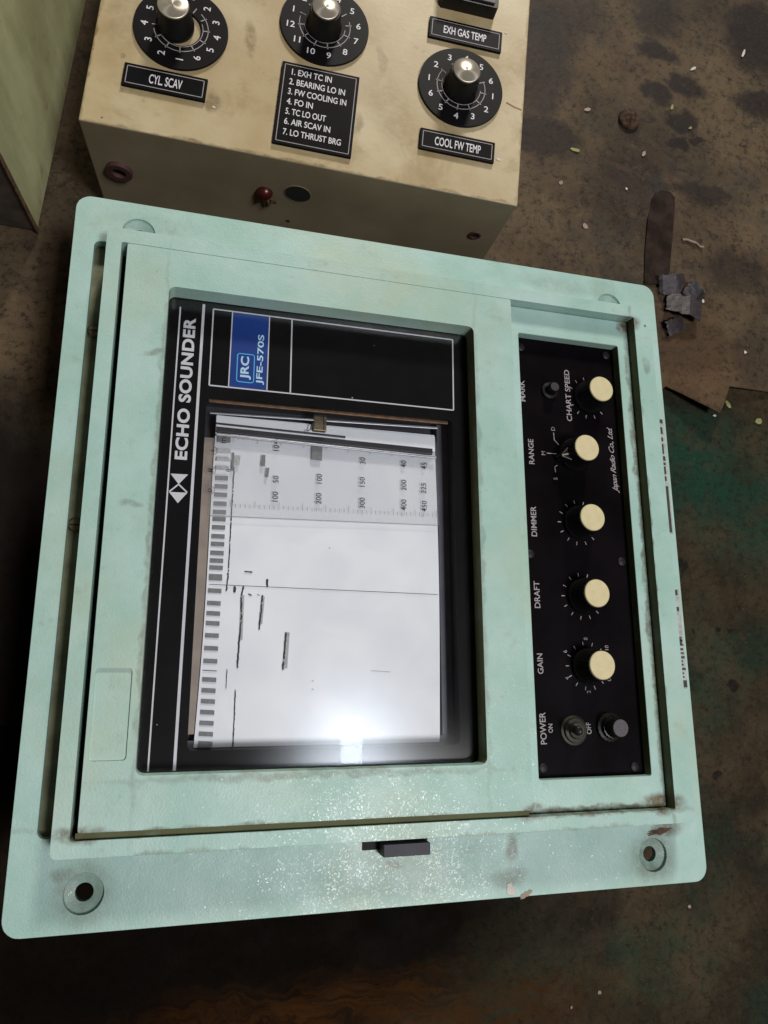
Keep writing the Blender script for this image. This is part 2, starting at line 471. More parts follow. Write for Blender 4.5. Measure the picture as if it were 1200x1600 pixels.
def rrect(x0, y0, x1, y1, r=0.0, n=5):
    if r <= 0:
        return [(x0, y0), (x1, y0), (x1, y1), (x0, y1)]
    pts = []
    for cx, cy, a0 in ((x1 - r, y0 + r, -90), (x1 - r, y1 - r, 0), (x0 + r, y1 - r, 90), (x0 + r, y0 + r, 180)):
        for i in range(n + 1):
            a = math.radians(a0 + 90 * i / n)
            pts.append((cx + r * math.cos(a), cy + r * math.sin(a)))
    return pts


def circle(cx, cy, r, n=28):
    return [(cx + r * math.cos(2 * math.pi * i / n), cy + r * math.sin(2 * math.pi * i / n)) for i in range(n)]


def plate(name, outer, holes, z0, z1, mats, parent=None, bevel=0.0008, wall=None):
    """flat plate with any number of through holes; wall(nx, ny, is_hole) -> material slot of a wall face"""
    bm = bmesh.new()
    tops, bots = [], []
    for loop in [outer] + list(holes):
        tops.append([bm.verts.new((x, y, z1)) for x, y in loop])
        bots.append([bm.verts.new((x, y, z0)) for x, y in loop])
    for ring in (tops, bots):
        edges = []
        for vs_ in ring:
            for i in range(len(vs_)):
                edges.append(bm.edges.new((vs_[i], vs_[(i + 1) % len(vs_)])))
        bmesh.ops.triangle_fill(bm, use_beauty=True, use_dissolve=False, edges=edges)
    for k, (tv, bv) in enumerate(zip(tops, bots)):
        n = len(tv)
        for i in range(n):
            j = (i + 1) % n
            f = bm.faces.new((bv[i], bv[j], tv[j], tv[i]))
            if wall:
                d = tv[j].co - tv[i].co
                nx, ny = (d.y, -d.x) if k == 0 else (-d.y, d.x)
                l = math.hypot(nx, ny) or 1
                f.material_index = wall(nx / l, ny / l, k > 0)
    bmesh.ops.recalc_face_normals(bm, faces=bm.faces)
    return from_bm(name, bm, mats, parent, bevel)


def lathe(name, prof, mats, parent=None, loc=(0, 0, 0), seg=40, slots=None, smooth_angle=40, flutes=0, depth=0.0):
    """closed solid of revolution about z from (r, z) points, first and last closed by caps when r > 0"""
    bm = bmesh.new()
    rings = []
    for r, z in prof:
        ring = []
        for i in range(seg):
            a = 2 * math.pi * i / seg
            rr = r - (depth if flutes and i % 2 else 0)
            ring.append(bm.verts.new((rr * math.cos(a), rr * math.sin(a), z)))
        rings.append(ring)
    for k in range(len(rings) - 1):
        for i in range(seg):
            j = (i + 1) % seg
            f = bm.faces.new((rings[k][i], rings[k][j], rings[k + 1][j], rings[k + 1][i]))
            if slots:
                f.material_index = slots[k]
    f = bm.faces.new(list(reversed(rings[0])))
    f = bm.faces.new(rings[-1])
    if slots:
        f.material_index = slots[-1]
    bmesh.ops.recalc_face_normals(bm, faces=bm.faces)
    me = bpy.data.meshes.new(name)
    bm.to_mesh(me)
    bm.free()
    if smooth_angle:
        me.shade_smooth()
        me.set_sharp_from_angle(angle=math.radians(smooth_angle))
    o = mesh_obj(name, me, mats, parent)
    o.location = loc
    return o


class Flat:
    """collects flat strokes and shapes lying at one height"""

    def __init__(self, z):
        self.v, self.f, self.z, self.cuts = [], [], z, [(0, 0)]

    def cut(self):
        self.cuts.append((len(self.v), len(self.f)))

    def poly(self, pts):
        k = len(self.v)
        self.v += [(x, y, self.z) for x, y in pts]
        self.f.append(list(range(k, k + len(pts))))

    def line(self, a, b, w):
        dx, dy = b[0] - a[0], b[1] - a[1]
        l = math.hypot(dx, dy) or 1e-9
        nx, ny = -dy / l * w / 2, dx / l * w / 2
        self.poly([(a[0] - nx, a[1] - ny), (b[0] - nx, b[1] - ny), (b[0] + nx, b[1] + ny), (a[0] + nx, a[1] + ny)])

    def path(self, pts, w, closed=False):
        for i in range(len(pts) - (0 if closed else 1)):
            self.line(pts[i], pts[(i + 1) % len(pts)], w)

    def trace(self, pts, w, rnd, step=0.0011):
        """a burnt-in stylus trace: short dabs of uneven width, slightly out of line, with gaps"""
        for (ax_, ay_), (bx_, by_) in zip(pts, pts[1:]):
            n = max(1, int(math.hypot(bx_ - ax_, by_ - ay_) / step))
            for i in range(n):
                if rnd.random() < 0.06:
                    continue
                o = rnd.gauss(0, w * 0.09)
                p0 = (ax_ + (bx_ - ax_) * i / n + o, ay_ + (by_ - ay_) * i / n)
                p1 = (ax_ + (bx_ - ax_) * (i + 1.25) / n + o, ay_ + (by_ - ay_) * (i + 1.25) / n)
                self.line(p0, p1, w * rnd.uniform(0.5, 0.85))

    def arc(self, cx, cy, r, a0, a1, w, n=40):
        P = [(math.cos(math.radians(a0 + (a1 - a0) * i / n)), math.sin(math.radians(a0 + (a1 - a0) * i / n))) for i in range(n + 1)]
        for (c0, s0), (c1, s1) in zip(P, P[1:]):
            self.poly([(cx + (r - w / 2) * c0, cy + (r - w / 2) * s0), (cx + (r + w / 2) * c0, cy + (r + w / 2) * s0),
                       (cx + (r + w / 2) * c1, cy + (r + w / 2) * s1), (cx + (r - w / 2) * c1, cy + (r - w / 2) * s1)])

    def split(self, name, mat, parent=None):
        """one object for each piece that cut() closed"""
        out = []
        for (v0, f0), (v1, f1) in zip(self.cuts, self.cuts[1:]):
            g = Flat(self.z)
            g.v = self.v[v0:v1]
            g.f = [[i - v0 for i in q] for q in self.f[f0:f1]]
            out.append(g.build(name, mat, parent))
        return out

    def build(self, name, mat, parent=None):
        me = bpy.data.meshes.new(name)
        me.from_pydata(self.v, [], self.f)
        bm = bmesh.new()
        bm.from_mesh(me)
        for f in bm.faces:
            if f.normal.z < 0:
                f.normal_flip()
        bm.to_mesh(me)
        bm.free()
        return mesh_obj(name, me, mat, parent)


def glyphs(body, bold=0.0, shear=0.0, space=1.0):
    cu = bpy.data.curves.new("glyphs", 'FONT')
    cu.body = body
    cu.size = 1.0
    cu.offset = bold
    cu.shear = shear
    cu.space_character = space
    cu.resolution_u = 5
    o = bpy.data.objects.new("glyphs", cu)
    COL.objects.link(o)
    bpy.context.view_layer.update()
    me = bpy.data.meshes.new_from_object(o.evaluated_get(bpy.context.evaluated_depsgraph_get()))
    bpy.data.objects.remove(o)
    bpy.data.curves.remove(cu)
    return me


class Letters:
    """flat lettering: each word is fitted between the middle of its first and its last letter edge"""

    def __init__(self, z):
        self.v, self.f, self.z, self.cuts = [], [], z, [(0, 0)]

    def fit(self, body, p0, p1, h, bold=0.0, shear=0.0, space=1.0):
        me = glyphs(body, bold, shear, space)
        xs = [v.co.x for v in me.vertices]
        ys = [v.co.y for v in me.vertices]
        x0, x1, y0, y1 = min(xs), max(xs), min(ys), max(ys)
        dx, dy = p1[0] - p0[0], p1[1] - p0[1]
        l = math.hypot(dx, dy)
        ux, uy = dx / l, dy / l
        k = len(self.v)
        for v in me.vertices:
            s = (v.co.x - x0) / (x1 - x0) * l
            q = ((v.co.y - y0) / (y1 - y0) - 0.5) * h
            self.v.append((p0[0] + ux * s - uy * q, p0[1] + uy * s + ux * q, self.z))
        for p in me.polygons:
            self.f.append([k + i for i in p.vertices])
        self.cuts.append((len(self.v), len(self.f)))
        bpy.data.meshes.remove(me)

    def at(self, body, c, h, ang=0.0, bold=0.0, aspect=1.0):
        me = glyphs(body, bold)
        xs = [v.co.x for v in me.vertices]
        ys = [v.co.y for v in me.vertices]
        l = (max(xs) - min(xs)) / (max(ys) - min(ys)) * h * aspect
        bpy.data.meshes.remove(me)
        ux, uy = math.cos(math.radians(ang)) * l / 2, math.sin(math.radians(ang)) * l / 2
        self.fit(body, (c[0] - ux, c[1] - uy), (c[0] + ux, c[1] + uy), h, bold)

    build = Flat.build
    split = Flat.split


def thing(name, label, cat, matrix=None, group=None):
    o = bpy.data.objects.new(name, None)
    o.empty_display_size = 0.02
    link(o, None, matrix)
    return tag(o, label, cat, group)


def tag(o, label, cat, group=None):
    o["label"] = label
    o["category"] = cat
    if group:
        o["group"] = group
    return o


def blob(cx, cy, rx, ry, n=11, seed=0, ang=0.0):
    r = random.Random(seed)
    c, s = math.cos(math.radians(ang)), math.sin(math.radians(ang))
    out = []
    for i in range(n):
        a = 2 * math.pi * i / n
        k = 0.7 + 0.5 * r.random()
        x, y = rx * k * math.cos(a), ry * k * math.sin(a)
        out.append((cx + x * c - y * s, cy + x * s + y * c))
    return out


# ------------------------------------------------------------------ setting: deck and sheet
bm = bmesh.new()
bmesh.ops.create_grid(bm, x_segments=2, y_segments=2, size=1.6)
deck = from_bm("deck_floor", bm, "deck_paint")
deck["kind"] = "structure"


def sheet_mesh():
    edge = [(-0.75, -0.12), (-0.2, -0.10), (0.10, -0.02), (0.24, 0.15), (0.28895, 0.19079), (0.31331, 0.17519), (0.33501, 0.16593), (0.34237, 0.17974), (0.34910, 0.19304), (0.36935, 0.19338), (0.39577, 0.19356), (0.62, 0.19), (1.0, 0.21)]
    xs = []
    for (xa, ya), (xb, yb) in zip(edge, edge[1:]):
        n = max(2, int((xb - xa) / 0.012))
        xs += [(xa + (xb - xa) * i / n, ya + (yb - ya) * i / n) for i in range(n)]
    xs.append(edge[-1])
    top, rows = 1.15, 60
    tip = Vector((*(0.33208, 0.16994), 0))
    V, F = [], []
    for x, y in xs:
        for j in range(rows + 1):
            s = (j / rows) ** 1.7
            yy = y + (top - y) * s + (0.0025 * mnoise.noise((x * 40, j * .2, 3)) if j < 3 else 0)
            p = Vector((x, yy, 0))
            z = 0.0022 + 0.0012 * mnoise.noise(p * 9) + 0.0005 * mnoise.noise(p * 40)
            # low creases running across, as in a sheet that has been folded
            for (ax, ay), (bx, by), hgt in (((0.16811, 0.37365), (0.27519, 0.36050), .0040), ((0.14891, 0.32193), (0.25085, 0.31888), .0036), ((0.26873, 0.36098), (0.27187, 0.29083), .0012)):
                a_, b_ = Vector((ax, ay, 0)), Vector((bx, by, 0))
                u = max(0, min(1, (p - a_).dot(b_ - a_) / (b_ - a_).length_squared))
                z += hgt * math.exp(-((p - a_ - u * (b_ - a_)).length / 0.006) ** 2)
            z += 0.012 * math.exp(-((p - tip).length / 0.045) ** 2)      # curled corner
            V.append((x, yy, max(z, 0.0014)))
    m = rows + 1
    for i in range(len(xs) - 1):
        for j in range(rows):
            F.append((i * m + j, (i + 1) * m + j, (i + 1) * m + j + 1, i * m + j + 1))
    me = bpy.data.meshes.new("floor_sheet")
    me.from_pydata(V, [], F)
    return me


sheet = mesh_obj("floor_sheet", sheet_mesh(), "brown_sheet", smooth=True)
so = sheet.modifiers.new("thick", 'SOLIDIFY')
so.thickness, so.offset = 0.0012, -1
tag(sheet, "brown stained sheet covering the deck, its torn corner curling up beside the mint panel", "sheet")

# ------------------------------------------------------------------ the echo sounder
SM = Matrix(((0.995896, -0.005453, 0.090343, -0.188176), (0.000000, 0.998183, 0.060253, -0.193026), (-0.090508, -0.060005, 0.994086, 0.139172), (0.000000, 0.000000, 0.000000, 1.000000)))
snd = thing("echo_sounder", "mint green echo sounder with chart window and black knob panel, lying face up", "echo sounder", SM)
MINT = ["mint_paint", "grimy_paint"]


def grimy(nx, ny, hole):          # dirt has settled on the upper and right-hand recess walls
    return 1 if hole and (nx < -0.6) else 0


holes = [(0.0390, 0.0195), (0.3915, 0.0185), (0.0395, 0.4185), (0.3905, 0.4170)]
plate("flange", rrect(0, 0, 0.432, 0.440, 0.0095, 7),
      [circle(x, y, 0.0104, 32) for x, y in holes] + [rrect(0.0130, 0.048, 0.0290, 0.4085, 0.004), rrect(0.045, 0.060, 0.385, 0.385)],
      -0.006, 0.0, "mint_paint", snd, 0.0012)
for x, y in holes:
    bm = bmesh.new()
    rings = [[bm.verts.new((x + r * math.cos(2 * math.pi * i / 32), y + r * math.sin(2 * math.pi * i / 32), z)) for i in range(32)]
             for r, z in ((0.0106, -0.0006), (0.0100, -0.0022), (0.0048, -0.0040), (0.0047, -0.0075), (0.0112, -0.0075))]
    for k in range(4):
        for i in range(32):
            bm.faces.new((rings[k][i], rings[k][(i + 1) % 32], rings[k + 1][(i + 1) % 32], rings[k + 1][i]))
    bmesh.ops.recalc_face_normals(bm, faces=bm.faces)
    from_bm("screw_hole", bm, "mint_paint", snd, smooth=False)

# hinge channel seen through the long slot
chan = plate("hinge_channel", rrect(0.009, 0.044, 0.040, 0.412), [], -0.0175, -0.0085, "channel_paint", snd, 0)
plate("channel_wall", rrect(0.009, 0.044, 0.040, 0.412), [rrect(0.0122, 0.0472, 0.0300, 0.4093, 0.004)], -0.0085, -0.0062, "channel_paint", snd, 0)
for c in ((0.01696, 0.34872), (0.01645, 0.22218)):
    s = lathe("hinge_screw", [(0.0044, -0.0085), (0.0044, -0.0073), (0.0032, -0.0063)], "brass", snd, (c[0], c[1], 0), 24)
    plate("screw_slot", rrect(c[0] - .0030, c[1] - .0004, c[0] + .0030, c[1] + .0004), [], -0.0064, -0.0061, "gap_black", snd, 0).parent = s
    s.children[0].location = (-c[0], -c[1], 0)

# body behind the flange, its back flat on the deck
fn, fd = Vector((-0.090508, -0.060005, 0.994086)), -0.139172
zb = lambda x, y: (fd - fn.x * x - fn.y * y) / fn.z + 0.0035
bm = bmesh.new()
r0 = rrect(0.043, 0.050, 0.389, 0.395, 0.006, 3)
tv = [bm.verts.new((x, y, -0.0065)) for x, y in r0]
bv = [bm.verts.new((x, y, zb(x, y))) for x, y in r0]
bm.faces.new(list(reversed(bv)))
for i in range(len(r0)):
    j = (i + 1) % len(r0)
    bm.faces.new((bv[i], bv[j], tv[j], tv[i]))
bmesh.ops.recalc_face_normals(bm, faces=bm.faces)
from_bm("housing", bm, "rusty_steel", snd)

plate("bezel", rrect(0.0226, 0.0410, 0.4118, 0.4075, 0.0035, 6), [rrect(0.0316, 0.0495, 0.3972, 0.3982, 0.0012, 3)],
      0.0003, 0.020, MINT, snd, 0.0009, grimy)
plate("back_plate", rrect(0.0305, 0.0485, 0.3982, 0.3992), [rrect(0.066, 0.085, 0.262, 0.367), rrect(0.302, 0.067, 0.391, 0.381)],
      -0.0005, 0.0030, "gap_black", snd, 0)

# door with the chart window and the blank name-plate recess
door = plate("door", rrect(0.0352, 0.0535, 0.2955, 0.3972, 0.0012, 3),
             [rrect(0.0618, 0.0810, 0.2662, 0.3718, 0.0042, 5), rrect(0.0376, 0.0890, 0.0566, 0.1376, 0.002, 4)],
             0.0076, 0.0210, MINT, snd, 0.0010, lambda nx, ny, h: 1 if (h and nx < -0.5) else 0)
plate("nameplate_recess", rrect(0.0370, 0.0885, 0.0572, 0.1381), [], 0.0180, 0.0196, "mint_paint", door, 0)
# old dust lying along the bottom gap of the door
bmd = Flat(0.0172)
x = 0.034
while x < 0.294:
    w_ = random.uniform(0.006, 0.02)
    bmd.poly([(x, 0.0498), (min(x + w_, .2945), 0.0498), (min(x + w_, .2945), 0.0530), (x, 0.0530)])
    x += w_
bmd.build("dust_line", "grimy_paint", door)

# control recess and black panel
sur = plate("control_surround", rrect(0.2960, 0.0500, 0.3967, 0.3978), [rrect(0.3052, 0.0696, 0.3872, 0.3774, 0.0018, 4)],
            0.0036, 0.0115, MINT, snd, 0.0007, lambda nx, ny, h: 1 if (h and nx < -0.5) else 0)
panel = plate("control_panel", rrect(0.3035, 0.0680, 0.3888, 0.3790), [], 0.0012, 0.0034, "panel_black", snd, 0)
ZP = 0.0034
for c in ((0.38163, 0.21354), (0.31032, 0.21587), (0.37992, 0.07469), (0.31228, 0.07589), (0.38144, 0.37221), (0.3105, 0.3700)):
    s = lathe("panel_screw", [(0.0030, ZP), (0.0030, ZP + .0009), (0.0022, ZP + .0014)], "panel_screw", snd, (c[0], c[1], 0), 20)

L = Letters(ZP + 0.00012)
for body, p0, p1, h in (("MARK", (0.31038, 0.32787), (0.31015, 0.34419), 0.0042),
                        ("CHART SPEED", (0.34729, 0.31631), (0.34726, 0.35659), 0.0042),
                        ("RANGE", (0.31508, 0.28100), (0.31503, 0.29962), 0.0042),
                        ("DIMMER", (0.31433, 0.22863), (0.31447, 0.25011), 0.0042),
                        ("DRAFT", (0.31412, 0.17905), (0.31413, 0.19739), 0.0042),
                        ("GAIN", (0.31412, 0.13534), (0.31390, 0.14873), 0.0042),
                        ("POWER", (0.31396, 0.09051), (0.31369, 0.11066), 0.0045),
                        ("ON", (0.31922, 0.09763), (0.31932, 0.10328), 0.0032),
                        ("OFF", (0.34766, 0.09629), (0.34724, 0.10368), 0.0036)):
    L.fit(body, p0, p1, h, 0.012)
L.split("lettering", "panel_print", panel)
L = Letters(ZP + 0.00012)
L.fit("Japan Radio Co., Ltd.", (0.38189, 0.26446), (0.38062, 0.31452), 0.0056, 0.006, 0.45, 0.9)
L.build("maker_script", "panel_print", panel)
L = Letters(ZP + 0.00012)
L.at("D", (0.33336, 0.30907), 0.0030, 90)
L.at("M", (0.32461, 0.28988), 0.0030, 90)
L.at("S", (0.33316, 0.27149), 0.0030, 90)
L.at("8", (0.34925, 0.15897), 0.0028, 90)
L.at("6", (0.33308, 0.15019), 0.0028, 90)
L.at("4", (0.33338, 0.13244), 0.0028, 90)
L.at("2", (0.34916, 0.12360), 0.0028, 90)
L.at("10", (0.36517, 0.15311), 0.0028, 90)
L.at("0", (0.36545, 0.13160), 0.0028, 90)
L.split("dial_figure", "tick_print", panel)

KN = {"chart_speed": (0.3636, 0.3359), "dimmer": (0.3494, 0.2401), "draft": (0.3490, 0.1880), "gain": (0.3493, 0.1407), "range": (0.3487, 0.2902)}
tk = Flat(ZP + 0.0001)
for key in ("chart_speed", "dimmer", "draft", "gain"):
    cx, cy = KN[key]
    for k in range(11):
        a = math.radians(-45 - 27 * k)
        r0_, r1_ = 0.0138, 0.0163
        tk.line((cx + r0_ * math.cos(a), cy + r0_ * math.sin(a)), (cx + r1_ * math.cos(a), cy + r1_ * math.sin(a)), 0.0006)
        tk.cut()
w_ = 0.0006
tk.path([(0.33370, 0.30617), (0.33390, 0.30083), (0.33727, 0.29724)], w_)
tk.cut()
tk.path([(0.32715, 0.29010), (0.33480, 0.29026)], w_)
tk.cut()
tk.path([(0.33345, 0.27627), (0.33319, 0.28054), (0.33530, 0.28166)], w_)
tk.cut()
tk.split("tick_mark", "tick_print", panel)


def knob(cx, cy, pointer=None):
    seg = 48
    k = lathe("control_knob", [(0.0122, ZP + .0004), (0.0122, ZP + .003), (0.0112, ZP + .0045), (0.0104, ZP + .0150), (0.0100, ZP + .0182)],
              "knob_black", snd, (cx, cy, 0), seg, smooth_angle=30, flutes=1, depth=0.00035)
    lathe("knob_cap", [(0.0093, ZP + .0180), (0.0093, ZP + .0188), (0.0089, ZP + .0192)], "knob_cream", k, (0, 0, 0), 40)
    if pointer is not None:
        a = math.radians(pointer)
        c, s = math.cos(a), math.sin(a)
        rot = lambda x, y: (x * c - y * s, x * s + y * c)
        plate("knob_pointer", [rot(0.004, -0.0085), rot(0.0165, -0.0006), rot(0.0165, 0.0006), rot(0.004, 0.0085)], [], ZP + .0006, ZP + .0110, "knob_black", k, 0.0006)
        f = Flat(ZP + .01115)
        f.poly([rot(0.0105, -0.0006), rot(0.0160, -0.0004), rot(0.0160, 0.0004), rot(0.0105, 0.0006)])
        f.build("pointer_line", "chip_pink", k)
    else:
        f = Flat(ZP + .0184)
    return k


for key, (cx, cy) in KN.items():
    knob(cx, cy, 196 if key == "range" else None)

mk = lathe("mark_button", [(0.0062, ZP), (0.0062, ZP + .0018), (0.0042, ZP + .0022), (0.0038, ZP + .0085), (0.0032, ZP + .0092)], ["knob_black", "button_grey"], snd,
           (0.3318, 0.3380, 0), 28, slots=[0, 0, 0, 0, 1])
fh = lathe("fuse_holder", [(0.0098, ZP), (0.0095, ZP + .0024), (0.0078, ZP + .0030), (0.0074, ZP + .0060), (0.0066, ZP + .0062), (0.0064, ZP + .0135), (0.0056, ZP + .0145)],
           ["knob_black", "fuse_grey"], snd, (0.3625, 0.1006, 0), 36, slots=[0, 0, 0, 0, 0, 0, 1], flutes=1, depth=0.0003)
tgc = (0.33595, 0.09895)
sw = lathe("power_switch", [(0.0098, ZP), (0.0096, ZP + .0012), (0.0080, ZP + .0016), (0.0076, ZP + .0034), (0.0056, ZP + .0036), (0.0050, ZP + .0052)],
           "old_brass", snd, (tgc[0], tgc[1], 0), 24)
bm = bmesh.new()
a0, a1 = Vector((0, 0, ZP + .004)), Vector((-0.0050, 0.0005, ZP + .0150))
ax = (a1 - a0).normalized()
u_ = ax.orthogonal().normalized()
v_ = ax.cross(u_)
rg = []
for s_, r_ in ((0, .0030), (.3, .0024), (.85, .0030), (.97, .0027), (1.0, .0014)):
    c_ = a0.lerp(a1, s_)
    rg.append([bm.verts.new(c_ + r_ * (math.cos(i * math.pi / 8) * u_ + math.sin(i * math.pi / 8) * v_)) for i in range(16)])
for k in range(len(rg) - 1):
    for i in range(16):
        bm.faces.new((rg[k][i], rg[k][(i + 1) % 16], rg[k + 1][(i + 1) % 16], rg[k + 1][i]))
bm.faces.new(rg[-1])
bmesh.ops.recalc_face_normals(bm, faces=bm.faces)
from_bm("switch_lever", bm, "knob_black", sw, smooth=True)

# ------- chart window: glass with black mask print
gl_ = plate("front_glass", rrect(0.0600, 0.0795, 0.2680, 0.3735), [], 0.0062, 0.0072, "glass", snd, 0)
plate("black_mask", rrect(0.0600, 0.0795, 0.2680, 0.3735), [rrect(0.0886, 0.0920, 0.2550, 0.3070, 0.003, 4)], 0.0052, 0.0055, "black_print", gl_, 0)
ZG = 0.0057
f = Flat(ZG)
f.line((0.0680, 0.0815), (0.0690, 0.3665), 0.0009)
f.cut()
f.line((0.0822, 0.0815), (0.0836, 0.3705), 0.0017)
f.cut()
f.path([(0.0898, 0.3680), (0.2564, 0.3680), (0.2558, 0.3147), (0.0897, 0.3147)], 0.0009, True)
f.cut()
f.line((0.1414, 0.3680), (0.1416, 0.3147), 0.0009)
f.cut()
f.line((0.1021, 0.3680), (0.1018, 0.3147), 0.0007)
f.cut()
f.line((0.1264, 0.3680), (0.1263, 0.3147), 0.0007)
f.cut()
f.split("white_line", "white_print", gl_)
f = Flat(ZG - 0.0001)
f.poly([(0.1019, 0.3152), (0.1262, 0.3152), (0.1262, 0.3676), (0.1021, 0.3676)])
f.build("blue_field", "blue_print", gl_)
L = Letters(ZG)
L.fit("ECHO SOUNDER", (0.0751, 0.2640), (0.0754, 0.3597), 0.0076, 0.036, 0, 1.06)
L.split("lettering", "white_print", gl_)
L = Letters(ZG + .0001)
L.fit("JRC", (0.1122, 0.3212), (0.1123, 0.3371), 0.0070, 0.03)
L.fit("JFE-570S", (0.1216, 0.3186), (0.1219, 0.3538), 0.0052, 0.02)
L.split("lettering", "pale_print", gl_)
f = Flat(ZG + .0001)
f.path(rrect(0.1066, 0.3192, 0.1175, 0.3388, 0.0015, 4), 0.0006, True)
f.build("logo_frame", "cyan_print", gl_)
f = Flat(ZG + .0001)
f.poly([(0.0696, 0.2546), (0.0801, 0.2548), (0.0748, 0.2482)])
f.poly([(0.0694, 0.2430), (0.0803, 0.2432), (0.0750, 0.2363)])
f.path([(0.0696, 0.2432), (0.0748, 0.2482), (0.0801, 0.2434)], 0.0009)
f.build("emblem", "white_print", gl_)

# ------- recorder behind the glass
rec = plate("recorder_tray", rrect(0.080, 0.084, 0.264, 0.318), [], -0.0200, -0.0180, "chassis_dark", snd, 0)
plate("tray_wall", rrect(0.078, 0.082, 0.266, 0.320), [rrect(0.0862, 0.0896, 0.2572, 0.3092, 0.002, 3)], -0.0180, 0.0045, "chassis_dark", rec, 0)
plate("side_cheek", rrect(0.2485, 0.0899, 0.2568, 0.3090), [], -0.0178, -0.0100, "chassis_grey", rec, 0.0006)
plate("tan_strip", [(0.0866, 0.1000), (0.0960, 0.1000), (0.0990, 0.2850), (0.0866, 0.2850)], [], -0.0178, -0.0095, "chassis_tan", rec, 0.0004)
plate("foot_bar", rrect(0.0866, 0.0900, 0.2568, 0.0965), [], -0.0178, -0.0093, "chassis_grey", rec, 0.0006)

# the chart paper: slightly wavy, left edge slanting, bottom turning down over its roller
ZC = -0.0080


def paper_xy(s, tt):
    y = 0.0925 + (0.3000 - 0.0925) * tt
    xl = 0.0925 + 0.0042 * tt + 0.0008 * math.sin(tt * 5)
    xr = 0.2462 + 0.0014 * math.sin(math.pi * tt)
    return xl + (xr - xl) * s, y


def paper_z(x, y):
    z = ZC + 0.00035 * mnoise.noise((x * 16, y * 11, 2.0))
    if y < 0.0975:
        z -= (0.0975 - y) ** 2 * 40
    return z


V, F = [], []
for j in range(61):
    for i in range(41):
        x, y = paper_xy(i / 40, j / 60)
        V.append((x, y, paper_z(x, y)))
for j in range(60):
    for i in range(40):
        k = j * 41 + i
        F.append((k, k + 1, k + 42, k + 41))
me = bpy.data.meshes.new("chart_paper")
me.from_pydata(V, [], F)
paper = mesh_obj("chart_paper", me, "paper", snd, smooth=True)

ZM = ZC + 0.0006
f = Flat(ZM)
f.poly([(0.09694, 0.25606), (0.10504, 0.25623), (0.10507, 0.25922), (0.09696, 0.25904)]); f.cut()
f.poly([(0.09689, 0.25056), (0.10501, 0.25071), (0.10504, 0.25368), (0.09691, 0.25352)]); f.cut()
f.poly([(0.09684, 0.24509), (0.10494, 0.24522), (0.10497, 0.24817), (0.09686, 0.24803)]); f.cut()
f.poly([(0.09677, 0.23923), (0.10488, 0.23933), (0.10491, 0.24227), (0.09678, 0.24216)]); f.cut()
f.poly([(0.09672, 0.23382), (0.10481, 0.23390), (0.10484, 0.23682), (0.09673, 0.23673)]); f.cut()
f.poly([(0.09667, 0.22927), (0.10478, 0.22932), (0.10481, 0.23223), (0.09668, 0.23216)]); f.cut()
f.poly([(0.09658, 0.22390), (0.10471, 0.22394), (0.10474, 0.22683), (0.09659, 0.22679)]); f.cut()
f.poly([(0.09651, 0.21816), (0.10466, 0.21817), (0.10468, 0.22105), (0.09652, 0.22103)]); f.cut()
f.poly([(0.09648, 0.21327), (0.10461, 0.21326), (0.10463, 0.21612), (0.09649, 0.21612)]); f.cut()
f.poly([(0.09641, 0.20759), (0.10455, 0.20755), (0.10458, 0.21040), (0.09642, 0.21043)]); f.cut()
f.poly([(0.09634, 0.20275), (0.10446, 0.20269), (0.10449, 0.20552), (0.09636, 0.20557)]); f.cut()
f.poly([(0.09629, 0.19833), (0.10444, 0.19825), (0.10446, 0.20107), (0.09630, 0.20114)]); f.cut()
f.poly([(0.09627, 0.19174), (0.10439, 0.19163), (0.10436, 0.19563), (0.09623, 0.19572)]); f.cut()
f.poly([(0.09612, 0.18400), (0.10429, 0.18386), (0.10431, 0.18664), (0.09614, 0.18677)]); f.cut()
f.poly([(0.09605, 0.17632), (0.10418, 0.17615), (0.10421, 0.17891), (0.09607, 0.17907)]); f.cut()
f.poly([(0.09599, 0.17007), (0.10413, 0.16986), (0.10416, 0.17261), (0.09600, 0.17280)]); f.cut()
f.poly([(0.09592, 0.16405), (0.10407, 0.16382), (0.10410, 0.16654), (0.09593, 0.16676)]); f.cut()
f.poly([(0.09584, 0.15672), (0.10400, 0.15645), (0.10402, 0.15916), (0.09585, 0.15941)]); f.cut()
f.poly([(0.09574, 0.14906), (0.10391, 0.14876), (0.10393, 0.15144), (0.09575, 0.15173)]); f.cut()
f.poly([(0.09568, 0.14146), (0.10382, 0.14113), (0.10384, 0.14379), (0.09569, 0.14411)]); f.cut()
f.poly([(0.09554, 0.13681), (0.10370, 0.13646), (0.10382, 0.13707), (0.09566, 0.13742)]); f.cut()
f.poly([(0.09553, 0.13054), (0.10370, 0.13016), (0.10373, 0.13280), (0.09555, 0.13317)]); f.cut()
f.poly([(0.09546, 0.12420), (0.10363, 0.12379), (0.10366, 0.12641), (0.09547, 0.12681)]); f.cut()
f.poly([(0.09541, 0.11790), (0.10357, 0.11746), (0.10359, 0.12006), (0.09543, 0.12049)]); f.cut()
f.poly([(0.09534, 0.11164), (0.10350, 0.11118), (0.10352, 0.11376), (0.09535, 0.11421)]); f.cut()
f.poly([(0.09526, 0.10542), (0.10343, 0.10493), (0.10345, 0.10750), (0.09527, 0.10798)]); f.cut()
f.poly([(0.09518, 0.09924), (0.10336, 0.09872), (0.10339, 0.10127), (0.09519, 0.10178)]); f.cut()
f.poly([(0.09514, 0.09382), (0.10330, 0.09328), (0.10332, 0.09582), (0.09515, 0.09635)]); f.cut()
f.split("edge_stripe", "mark_grey", paper)
f = Flat(ZM)
